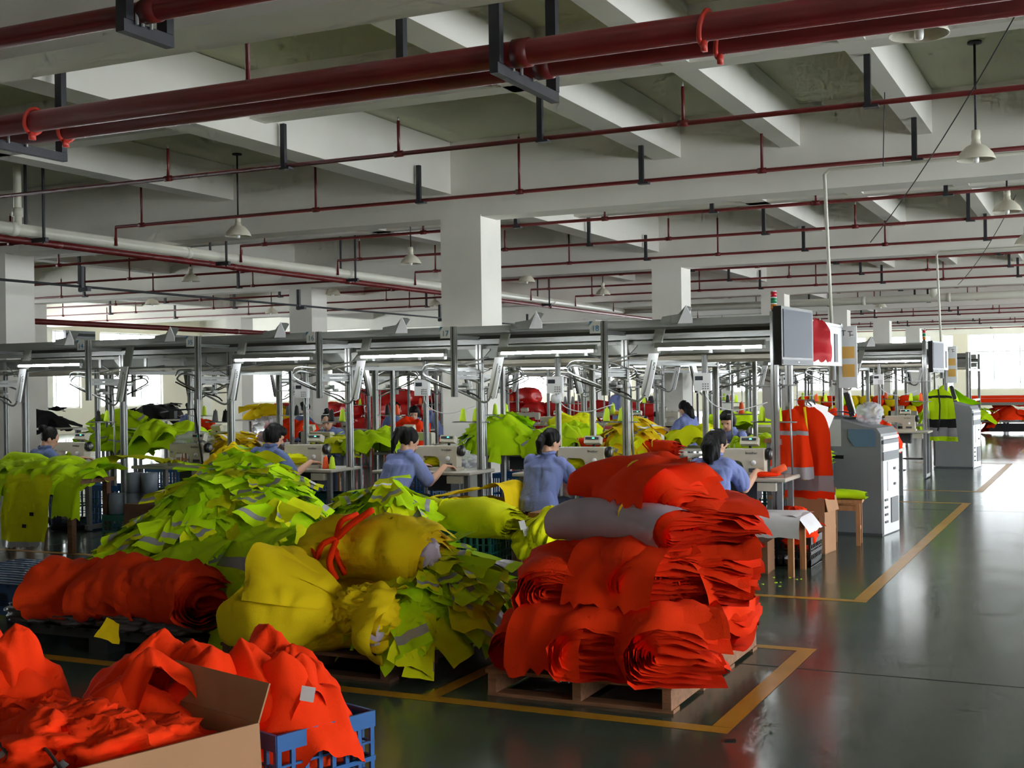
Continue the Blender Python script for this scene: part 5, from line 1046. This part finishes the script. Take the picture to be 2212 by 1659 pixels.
# end of the conveyor: screen, signal light, board, flag
e = thing('monitor', 'large black-framed monitor hanging at the aisle end of the front conveyor', 'monitor', (-2.47, 10.98, 1.985), -0.06)
MB().box((0, 0, 0), (0.07, 0.98, 0.50), black_pl).build('case', e); MB().box((0.037, 0, 0.02), (0.006, 0.88, 0.41), screen_m).build('screen', e)
MB().box((0.036, 0, -0.225), (0.006, 0.94, 0.04), dgrey_paint).build('lower_bezel', e); MB().box((-0.09, 0.05, 0), (0.12, 0.08, 0.2), iron).build('wall_bracket', e); MB().box((0.041, 0, -0.225), (0.002, 0.05, 0.012), paper).build('logo_plate', e)
sig = thing('signal_tower', 'red green and amber signal light on the front conveyor end post', 'signal light', (LX, 11.04, 2.22))
for k, (z, m) in enumerate(((0.04, sig_o), (0.095, sig_g), (0.15, sig_r))): MB().tube([(0, 0, z-0.022), (0, 0, z+0.022)], 0.026, m, 16).build('lens', sig, True); MB().tube([(0, 0, z+0.022), (0, 0, z+0.031)], 0.027, white_paint, 16).build('ring', sig, True)
MB().tube([(0, 0, 0), (0, 0, 0.018)], 0.022, iron, 12).build('base', sig, True)
dup(sig, None, (LX, 21.24, 2.22), 0, 'red green and amber signal light on the second conveyor end post')
e2 = thing('monitor', 'black-framed monitor at the aisle end of the second conveyor', 'monitor', (-2.47, 21.2, 1.95), -0.06)
for c in e.children: dup(c, e2)
bd = thing('end_board', 'white end board of the front conveyor behind the monitor', 'board', (LX, 12.9, 1.96))
MB().box((0.05, 0, 0), (0.03, 1.9, 0.42), white_paint).build('panel', bd); MB().box((0.07, 0.6, -0.02), (0.01, 0.16, 0.3), dgrey_paint).build('slot', bd); MB().box((0.05, 0, 0.22), (0.05, 1.95, 0.03), alu).build('rim', bd)
dup(bd, None, (LX, 23.1, 1.96), 0, 'white end board of the second conveyor')
nb = thing('notice_board', 'narrow white notice board with yellowed papers on the conveyor back post', 'board', (-2.56, 14.0, 1.85), 0.0)
MB().box((0, 0, 0), (0.2, 0.02, 0.68), white_paint).build('panel', nb); MB().box((0, -0.012, 0.27), (0.17, 0.004, 0.11), paper).build('notice', nb); MB().box((0, -0.012, 0.05), (0.15, 0.004, 0.13), mat('amber_paper', S(226, 176, 92), 0.7)).build('notice', nb); MB().box((0.01, -0.012, -0.15), (0.13, 0.004, 0.14), MATS['amber_paper']).build('notice', nb)
stencil(nb, (0, -0.016, 0.27), (0, 0, 0), [(-0.04, 0.02, 0.05, 0.008), (-0.04, -0.01, 0.008, 0.05), (0.03, 0.01, 0.05, 0.008), (0.03, -0.02, 0.008, 0.05), (0.05, -0.03, 0.03, 0.008)])
dup(nb, None, (-2.56, 24.2, 1.85), 0, 'narrow white notice board on the second conveyor back post')
fl = thing('flag', 'crumpled red cloth flag hanging behind the monitor', 'flag', (-2.50, 12.2, 1.98), -1.1)
sheet_path('cloth', '', [(0, 0, 0.2), (0.03, 0, 0.1), (-0.02, 0, -0.02), (0.04, 0, -0.12), (0.02, 0, -0.2)], 0.36, red_cloth, 261, wav=0.05, nv=12, parent=fl, taper=lambda t: 0.25+0.85*t if t < 0.6 else 0.76-0.5*(t-0.6))
MB().tube([(-0.1, 0, 0.2), (0.04, 0, 0.21)], 0.008, alu, 6).build('peg', fl)
# vests hanging from the end post
def hung_vest(label, loc, rz, m, h, w, seed, bands, group='vests hanging at the conveyor ends', trim=None):
    e = thing('hanging_vest', label, 'vest', loc, rz, group)
    for s in (-1, 1):
        sheet_path('vest_side', '', [(0.0, s*0.03, 0.0), (0.02, s*0.05, -0.1), (0.03, s*0.06, -h*0.5), (0.06, s*0.09, -h)], w, m, seed+s, parent=e, wav=0.02, nv=12, taper=lambda t: 0.35+0.65*min(1, t*2), edge=0.01, strips=bands)
    if trim: MB().tube([(-0.01, 0, 0.0), (-0.02, -0.03, -h*0.3), (-0.02, -0.02, -h*0.6), (0.0, 0.02, -h*0.8)], 0.012, trim, 6).build('trim', e, True)
    MB().tube([(0, 0, 0.0), (0, 0, 0.06)], 0.006, alu, 6).build('hook', e, True)
    return e
hung_vest('long orange vest with grey bands hanging from the front conveyor end post', (-2.44, 11.25, 1.36), 1.25, orange, 0.82, 0.34, 271, ((0.80, 0.90, silver),), trim=yellow)
hung_vest('orange and lilac vest hanging close behind the end post', (-2.56, 11.14, 1.34), 1.5, orange, 0.62, 0.22, 273, ((0.45, 0.55, silver), (0.85, 0.99, silver)))
hung_vest('lime and black vest hanging at the second conveyor end', (-2.48, 21.5, 1.42), 1.3, lime, 0.85, 0.4, 275, ((0.3, 0.38, black_cloth), (0.72, 0.8, black_cloth), (0.8, 0.9, silver)), trim=black_cloth)
e = thing('clipboard', 'white clipboard of papers hanging beside the orange vests', 'clipboard', (-2.40, 11.42, 1.22), 0.9); MB().box((0, 0, 0), (0.26, 0.01, 0.34), paper, (0, 0.25, 0)).build('sheet', e); MB().box((0.06, 0.012, -0.02), (0.26, 0.006, 0.3), paper, (0, 0.5, 0)).build('sheet', e); MB().box((-0.04, -0.01, 0.16), (0.1, 0.02, 0.03), alu, (0, 0.25, 0)).build('clip', e)
MB().tube(bez([(-0.04, -0.02, 0.15), (-0.08, -0.02, 0.19), (-0.02, -0.02, 0.2), (0.0, -0.02, 0.16)], 5), 0.007, iron, 6).build('ring', e, True)
# grey terminal kiosks
def kiosk(label, loc, rz):
    e = thing('terminal_kiosk', label, 'kiosk', loc, rz); w, d, h0, h1 = 0.64, 0.62, 1.22, 1.10
    prof = [(-w/2, 0), (w/2, 0), (w/2, h1-0.06), (w/2-0.04, h1), (w/2-0.14, h1+0.01), (-w/2+0.1, h0), (-w/2, h0-0.02)]
    MB().prism(prof, -d/2, d/2, grey_paint).build('body', e)
    MB().box((w/2+0.008, 0, 0.46), (0.016, d-0.05, 0.9), white_paint).build('side_panel', e)
    for (z, hh, m, nm) in ((1.0, 0.03, white_paint, 'trim_band'), (0.955, 0.04, dgrey_paint, 'recess'), (0.90, 0.07, white_paint, 'drawer_front'), (0.81, 0.09, dgrey_paint, 'recess')): MB().box((w/2+0.012, 0, z), (0.02, d-0.05, hh), m).build(nm, e)
    MB().box((w/2+0.02, 0.05, 0.60), (0.012, 0.40, 0.30), white_paint).build('cabinet_door', e)
    for k in range(2): MB().box((w/2+0.03, 0.08, 0.67-0.16*k), (0.012, 0.06, 0.025), iron).build('handle', e)
    for k in range(4): MB().box((w/2+0.02, -0.2, 0.36-0.075*k), (0.01, 0.10, 0.022), iron).build('vent_slot', e)
    MB().box((w/2+0.02, 0.1, 0.24), (0.012, 0.26, 0.26), dgrey_paint).build('dark_panel', e)
    MB().box((-w/2+0.20, -d/2-0.003, 0.80), (0.11, 0.01, 0.035), black_pl).build('finger_slot', e)
    MB().box((0.0, 0, 0.012), (w+0.01, d+0.01, 0.024), dgrey_paint).build('plinth', e)
    return e
kiosk('grey terminal kiosk with papers taped to it, beside the front conveyor end', (-2.36, 13.45, 0), -0.12)
kiosk('plain grey terminal kiosk further down the aisle', (-2.42, 23.75, 0), -0.12)
tag(MB().box((0, 0, 0), (0.2, 0.004, 0.28), mat('aged_paper', S(190, 190, 190), 0.7)).build('taped_paper', None, False, (-2.585, 13.165, 1.05), (0, 0, -0.12)), 'grey-white paper sheet taped to the near kiosk', 'paper')
tag(MB().prism([(-0.14, 0.09), (0.12, 0.09), (0.14, 0.06), (0.14, -0.09), (-0.08, -0.09), (-0.14, 0.0)], -0.004, 0.004, mat('blue_pouch', S(92, 120, 144), 0.4)).build('blue_pouch', None, False, (-2.27, 13.115, 1.0), (0, 0, -0.12)), 'blue plastic document pouch taped to the near kiosk', 'pouch')
def desk_screen(label, loc, rz):
    e = thing('desktop_screen', label, 'screen', loc, rz); MB().box((0, 0, 0.16), (0.05, 0.32, 0.26), black_pl, (0, -0.25, 0)).build('case', e); MB().box((0.035, 0, 0.17), (0.006, 0.28, 0.22), white_paint, (0, -0.25, 0)).build('back_cover', e); MB().box((0, 0, 0.012), (0.14, 0.16, 0.02), black_pl).build('foot', e); return e
desk_screen('small desktop screen tilted on top of the near kiosk', (-2.46, 13.5, 1.18), 0.15); desk_screen('small desktop screen on top of the far kiosk', (-2.5, 23.8, 1.18), 0.15)
crumple('plastic_bag', 'clear plastic bag standing on the near kiosk', (-2.24, 13.42, 1.13), (0.24, 0.2, 0.22), clear_bag, 281, amp=0.3, freq=2.5, cat='bag')
sheet_path('draped_shirt', 'blue work shirt thrown over the left corner of the near kiosk', [(0.26, 0, 1.24), (0.14, 0, 1.27), (0.0, 0, 1.25), (-0.05, 0, 1.12), (-0.06, 0, 0.98), (-0.03, 0, 0.9)], 0.3, shirt_d, 283, (-2.68, 13.36, 0), 0.1, 0.05, 16, cat='shirt', taper=lambda t: 1.0-0.4*t)
# ------------------------------------------------------------------ further back
def small_heap(label, x, y, z, sx, sy, h, m, seed, nfl=24, fs=0.2, m2=None, strip=False, group='fabric heaps on the tables further back'): return heap('fabric_heap', label, (x, y, z), sx, sy, h, m, nfl, fs, seed, 0.2*seed % 3, m2, strip, group=group)
TZ = 0.765
BH = [(-6.6, 13.55, TZ, 0.5, 0.36, 0.46, lime, None, 'lime heap on the rear table right of the big column foot'), (-5.95, 13.6, TZ, 0.42, 0.34, 0.40, lime, None, 'lime heap with black piping right of the big column foot'),
      (-4.95, 13.55, TZ, 0.42, 0.34, 0.44, yellow, ygreen, 'yellow heap on the rear table between the two aisle-side workers'), (-8.35, 13.6, TZ, 0.5, 0.36, 0.34, lime, None, 'lime heap on the rear table left of the big column'),
      (-9.0, 13.6, TZ, 0.4, 0.3, 0.20, ygreen, None, 'low lime heap on the rear table behind sign 17'), (-11.6, 13.4, TZ, 0.62, 0.42, 0.46, lime, None, 'lime heap with grey patches on the rear table below sign 15'), (-12.6, 13.4, TZ, 0.5, 0.4, 0.30, lime, None, 'lime heap on the rear table below sign 14'),
      (-3.5, 13.6, TZ, 0.36, 0.3, 0.26, lime, None, 'lime heap on the rear table nearest the aisle'), (-10.6, 13.5, TZ, 0.36, 0.3, 0.24, yellow, None, 'low yellow heap on the rear table behind the bobbed worker'),
      (-2.95, 17.6, 0.66, 0.5, 0.4, 0.44, orange, None, 'orange heap just left of the near kiosk top'), (-12.2, 17.2, 0.7, 0.55, 0.4, 0.42, orange, None, 'orange heap between the conveyors, right of the clear white bag'), (-10.0, 17.0, 0.66, 0.5, 0.4, 0.5, orange, None, 'orange heap between the conveyors left of the big column'),
      (-14.4, 17.4, 0.66, 0.6, 0.4, 0.46, orange, None, 'orange heap between the conveyors, furthest left'), (-5.4, 17.4, 0.66, 0.6, 0.4, 0.36, ygreen, None, 'yellow-green heap between the conveyors at centre'), (-7.2, 17.4, 0.66, 0.5, 0.4, 0.4, lime, None, 'lime heap between the conveyors right of the big column'),
      (-3.9, 20.6, TZ, 0.6, 0.4, 0.40, orange, None, 'orange heap on the second conveyor table by the aisle'), (-5.6, 20.7, TZ, 0.6, 0.4, 0.36, lime, yellow, 'lime and yellow heap on the second conveyor, second from the aisle'), (-8.6, 20.7, TZ, 0.5, 0.4, 0.34, ygreen, None, 'yellow-green heap on the second conveyor at centre')]
for i, (x, y, z, sx, sy, h, m, m2, lab) in enumerate(BH):
  if i % 2 or y > 15: rose(lab, (x, y, z+0.05), (sx*2, sy*2, h), 301+i*3, 0.2*i, m, 4, 'fabric_heap', 'fabric heap', 'fabric heaps on the tables further back', (26, 56), 2)
  else: small_heap(lab, x, y, z, sx, sy, h, m, 301+i*3, 56 if y < 15 else 30, 0.13, m2, y < 15)
def plain_table(label, x, y, lx, ly, h, m=table_top, group='work tables further back', rz=0):
    e = thing('work_table', label, 'table', (x, y, 0), rz, group); MB().box((0, 0, h-0.02), (lx, ly, 0.04), m).build('top', e)
    for sx in (-1, 1):
        for sy in (-1, 1): MB().box((sx*(lx/2-0.05), sy*(ly/2-0.05), (h-0.04)/2), (0.05, 0.05, h-0.04), grey_paint).build('leg', e)
    return e
for i, x in enumerate((-3.6, -5.9, -8.2, -10.5, -12.8, -15.1)): plain_table('long pale work table between the conveyors, %s from the aisle' % ordn[i], x, 17.4, 2.2, 0.8, 0.66)
G = 'orange packs on the tables further back'
for i, (x, y, z, rz, lab) in enumerate(((-5.6, 13.62, TZ, 0.1, 'strapped orange pack on the rear table right of sign 18'), (-5.05, 13.35, TZ, 0.0, 'orange pack tied crosswise with yellow cord on the rear table'), (-4.6, 13.4, TZ, -0.1, 'orange pack with loose corner beside the crosswise tied one'))):
    folded_bundle('fabric_bundle', lab, (x, y, z), rz, 0.5, 0.36, 0.2, orange, 6, 401+i, 0.0, ycord, group=G, pinch=0.1)
crumple('plastic_bag', 'clear bag of pale scraps on the rear table below sign 15', (-10.95, 13.2, TZ), (0.5, 0.36, 0.26), clear_bag, 411, amp=0.25, cat='bag'); crumple('plastic_bag', 'clear white bag propped beside the rear worker with clear plastic bag', (-12.7, 17.1, 0.68), (0.5, 0.4, 0.44), clear_bag, 413, amp=0.25, cat='bag'); crumple('plastic_bag', 'clear bag on the table behind the machine under sign 17', (-6.15, 11.6, 0.72), (0.36, 0.3, 0.2), clear_bag, 415, amp=0.25, cat='bag')
for i, (x, y, m) in enumerate(((-5.4, 13.1, blue_pl), (-6.6, 13.2, blue_pl), (-8.0, 13.1, blue_pl), (-9.9, 13.3, blue_pl), (-3.4, 12.9, teal_pl), (-12.0, 13.0, blue_pl))): crate('%s crate under the rear tables of the front conveyor, %s from the aisle' % ('blue' if m is blue_pl else 'dark green', ordn[i]), x, y+0.9, 0.6, 0.4, 0.5, m, 0, 'crates under the rear tables')
crate('dark green crate below the lime cushion table by the near kiosk', -2.78, 12.75, 0.5, 0.4, 0.3, teal_pl, 0, z=0.44); plain_table('small wooden table carrying the dark green crate by the near kiosk', -2.82, 12.75, 0.55, 0.45, 0.44, wood_l)
folded_bundle('fabric_bundle', 'flat lime stack on the dark green crate by the near kiosk', (-2.76, 12.62, 0.745), 0.1, 0.52, 0.42, 0.18, lime, 8, 421, cat='fabric bundle'); crumple('garment', 'orange garment on the shelf behind the clipboard', (-2.95, 13.3, 0.98), (0.5, 0.36, 0.2), orange, 423, amp=0.22); plain_table('tall wooden shelf table behind the clipboard', -3.0, 13.35, 0.6, 0.4, 0.98, wood_l)
# red bags in the background
bagm = []
for k in range(5):
    o = crumple('bag_proto', 'x', (0, 0, 0), (0.62, 0.5, 0.42), red_bag, 501+k, amp=0.12, freq=2.2, n=(30, 20), pw=2.6); bagm.append(o.data); bpy.data.objects.remove(o)
k = 0; rs = random.Random(5)
for row, (z, n, x0) in enumerate(((0.0, 20, -20.8), (0.38, 20, -20.6), (0.76, 19, -20.3), (1.1, 9, -17.6))):
    for i in range(n):
        x = x0+0.585*i+rs.uniform(-0.05, 0.05); o = link('plastic_sack', bagm[k % 5], None, (x, 28.0+rs.uniform(-0.1, 0.1), z), (0, 0, rs.uniform(-0.4, 0.4)))
        tag(o, 'shiny red sack behind the second conveyor, %s layer, %s from the left' % (('lowest', 'second', 'third', 'top')[row], ordn[i]), 'sack', 'red sacks stacked behind the second conveyor'); k += 1
# yellow and orange rolls stacked beyond the second conveyor on the aisle side
rollc = {m.name: MB().lathe([(0, -0.35), (0.09, -0.35), (0.12, -0.33), (0.125, 0.33), (0.09, 0.35), (0, 0.35)], m, 14, (0, 0, 0.12), (math.pi/2, 0, 0)).mesh('fabric_roll', True) for m in (yellow, orange, lime)}
plain_table('long rack table carrying rolls beyond the second conveyor', -4.7, 28.2, 3.6, 0.9, 0.8, wood_d)
k = 0
for row in range(2):
    for i in range(11-row):
        m = (yellow, yellow, orange, yellow, orange, lime)[(i+row*2) % 6]; o = link('fabric_roll', rollc[m.name], None, (-6.2+0.27*i+0.13*row, 28.1, 0.8+0.21*row)); tag(o, '%s fabric roll on the rack beyond the second conveyor, %s row, %s from the left' % (m.name.split('_')[-2], ('lower', 'upper')[row], ordn[i]), 'fabric roll', 'fabric rolls on the rack')
small_heap('tangled orange heap on the rack, aisle end', -3.3, 28.1, 0.8, 0.6, 0.42, 0.42, orange, 511, 16, 0.3)
# cutting tables down the aisle
for j, (y, x0, lab) in enumerate(((38.5, -3.9, 'long cutting table with orange cloth at the far end of the aisle'), (44.5, -6.0, 'second long cutting table in the far distance'))):
    e = thing('cutting_table', lab, 'table', (x0+4.5, y, 0)); MB().box((0, 0, 0.86), (9, 1.7, 0.08), alu_d).build('top', e); MB().box((0, 0, 0.35), (8.8, 1.5, 0.05), alu_d).build('shelf', e)
    for sx in (-4.3, -1.5, 1.5, 4.3):
        for sy in (-0.75, 0.75): MB().box((sx, sy, 0.41), (0.09, 0.09, 0.82), grey_paint).build('leg', e)
    tag(MB().box((0, 0, 0), (8.6, 1.6, 0.10), orange).build('fabric_lay', None, False, (x0+4.6, y, 0.95)), 'orange fabric spread in layers on the %s cutting table' % ('near', 'distant')[j], 'fabric')
for i, (x, m, lab) in enumerate(((-3.4, lime, 'lime bundle on the shelf of the cutting table, leftmost'), (-2.5, orange, 'orange bundle on the shelf of the cutting table'), (-1.5, lime, 'lime bundle on the shelf of the cutting table, near the right edge'), (-0.4, ygreen, 'yellow bundle on the shelf of the cutting table, at the right edge'))): small_heap(lab, x, 38.1, 0.40, 0.5, 0.4, 0.36, m, 521+i, 14, 0.3)
for i, (x, m, lab) in enumerate(((-2.9, black_cloth, 'black fabric block under the cutting table'), (-1.2, black_cloth, 'long black fabric block under the cutting table at the right edge'))): tag(MB().box((0, 0, 0.12), (1.2, 0.5, 0.22), m).build('fabric_block', None, False, (x+0.5, 38.0, 0.06)), lab, 'fabric block')
crumple('plastic_sack', 'red sack on the floor before the cutting table', (-4.0, 36.4, 0), (0.8, 0.6, 0.6), red_bag, 531, amp=0.1, cat='sack'); crumple('plastic_sack', 'coral sack lying before the red one', (-3.8, 35.6, 0), (0.7, 0.5, 0.42), mat('coral_bag', S(238, 78, 60), 0.4), 533, amp=0.1, cat='sack')
small_heap('lime garment heap on top of the far kiosk side table', -2.9, 26.2, 0.75, 0.36, 0.3, 0.7, lime, 541, 12, 0.3); plain_table('small table behind the far kiosk', -2.9, 26.2, 0.8, 0.6, 0.75)
# wall units and louvres on the window wall
for i, y in enumerate((35.4, 41.3)):
    e = thing('wall_louvre', 'dark louvred unit high on the window wall, %s bright window' % ('left of the', 'right of the')[i], 'louvre', (WX_L+0.16, y, 3.2)); MB().box((0, 0, 0), (0.12, 1.5, 1.3), dgrey_paint).build('frame', e)
    for k in range(6): MB().box((0.08, 0, -0.5+0.2*k), (0.04, 1.4, 0.09), iron if k % 2 else alu_d, (0, 0.4, 0)).build('slat', e)
# more rows beyond the left bay: tables and stools fading to the window wall
for i, (x, y) in enumerate(((-19.5, 21.0), (-22.0, 21.0), (-24.5, 21.0), (-20.0, 27.0), (-24.0, 27.0), (-28.0, 24.0), (-27, 31), (-22, 33))):
    plain_table('pale work table of the left bay, %s from the camera' % ordn[i], x, y, 1.9, 0.9, 0.78); m = (lime, black_cloth, orange, yellow, black_cloth, lime, black_cloth, orange)[i]
    small_heap('%s heap on the left bay table, %s from the camera' % (m.name.split('_')[0] if m is black_cloth else m.name.split('_')[-2], ordn[i]), x, y, 0.78, 0.7, 0.4, 0.4, m, 601+i, 12, 0.28)
for i, (x, y, lab) in enumerate(((-12.6, 24.9, 'dial clock'),)): pass
tag(MB().lathe([(0, 0), (0.11, 0), (0.12, 0.015), (0, 0.02)], grey_paint, 20, (0, 0, 0), (math.pi/2, 0, 0)).build('wall_fan_cover', None, True, (-17.05, 24.34, 1.55)), 'round grey cover on the white column front', 'cover')
tag(MB().lathe([(0, 0), (0.045, 0.01), (0.06, 0.05), (0.045, 0.09), (0, 0.1)], white_paint, 14).build('float_ball', None, True, (LX+PX[1]+0.6, 11.55, 1.40)), 'small white ball on the conveyor post below a terminal', 'ball')
# scattered lint near the bench
rs = random.Random(3); lm = MB().box((0, 0, 0.002), (0.02, 0.012, 0.004), yarn_l).mesh('fabric_crumb')
for i in range(24): tag(link('fabric_crumb', lm, None, (-2.9+rs.uniform(-0.2, 0.7), 9.6+rs.uniform(0, 0.5), 0), (0, 0, rs.uniform(0, 3))), 'tiny lime thread crumb on the floor before the low bench', 'scrap', 'thread crumbs on the floor')
for i, (x, y, lab) in enumerate(((-1.53, 5.42, 'small black fleck on the floor beside the yellow corner'), (-0.88, 4.98, 'small black fleck on the open floor near the bottom edge'))): tag(MB().box((0, 0, 0.003), (0.05, 0.025, 0.006), black_pl).build('floor_fleck', None, False, (x, y, 0), (0, 0, 0.4)), lab, 'fleck')
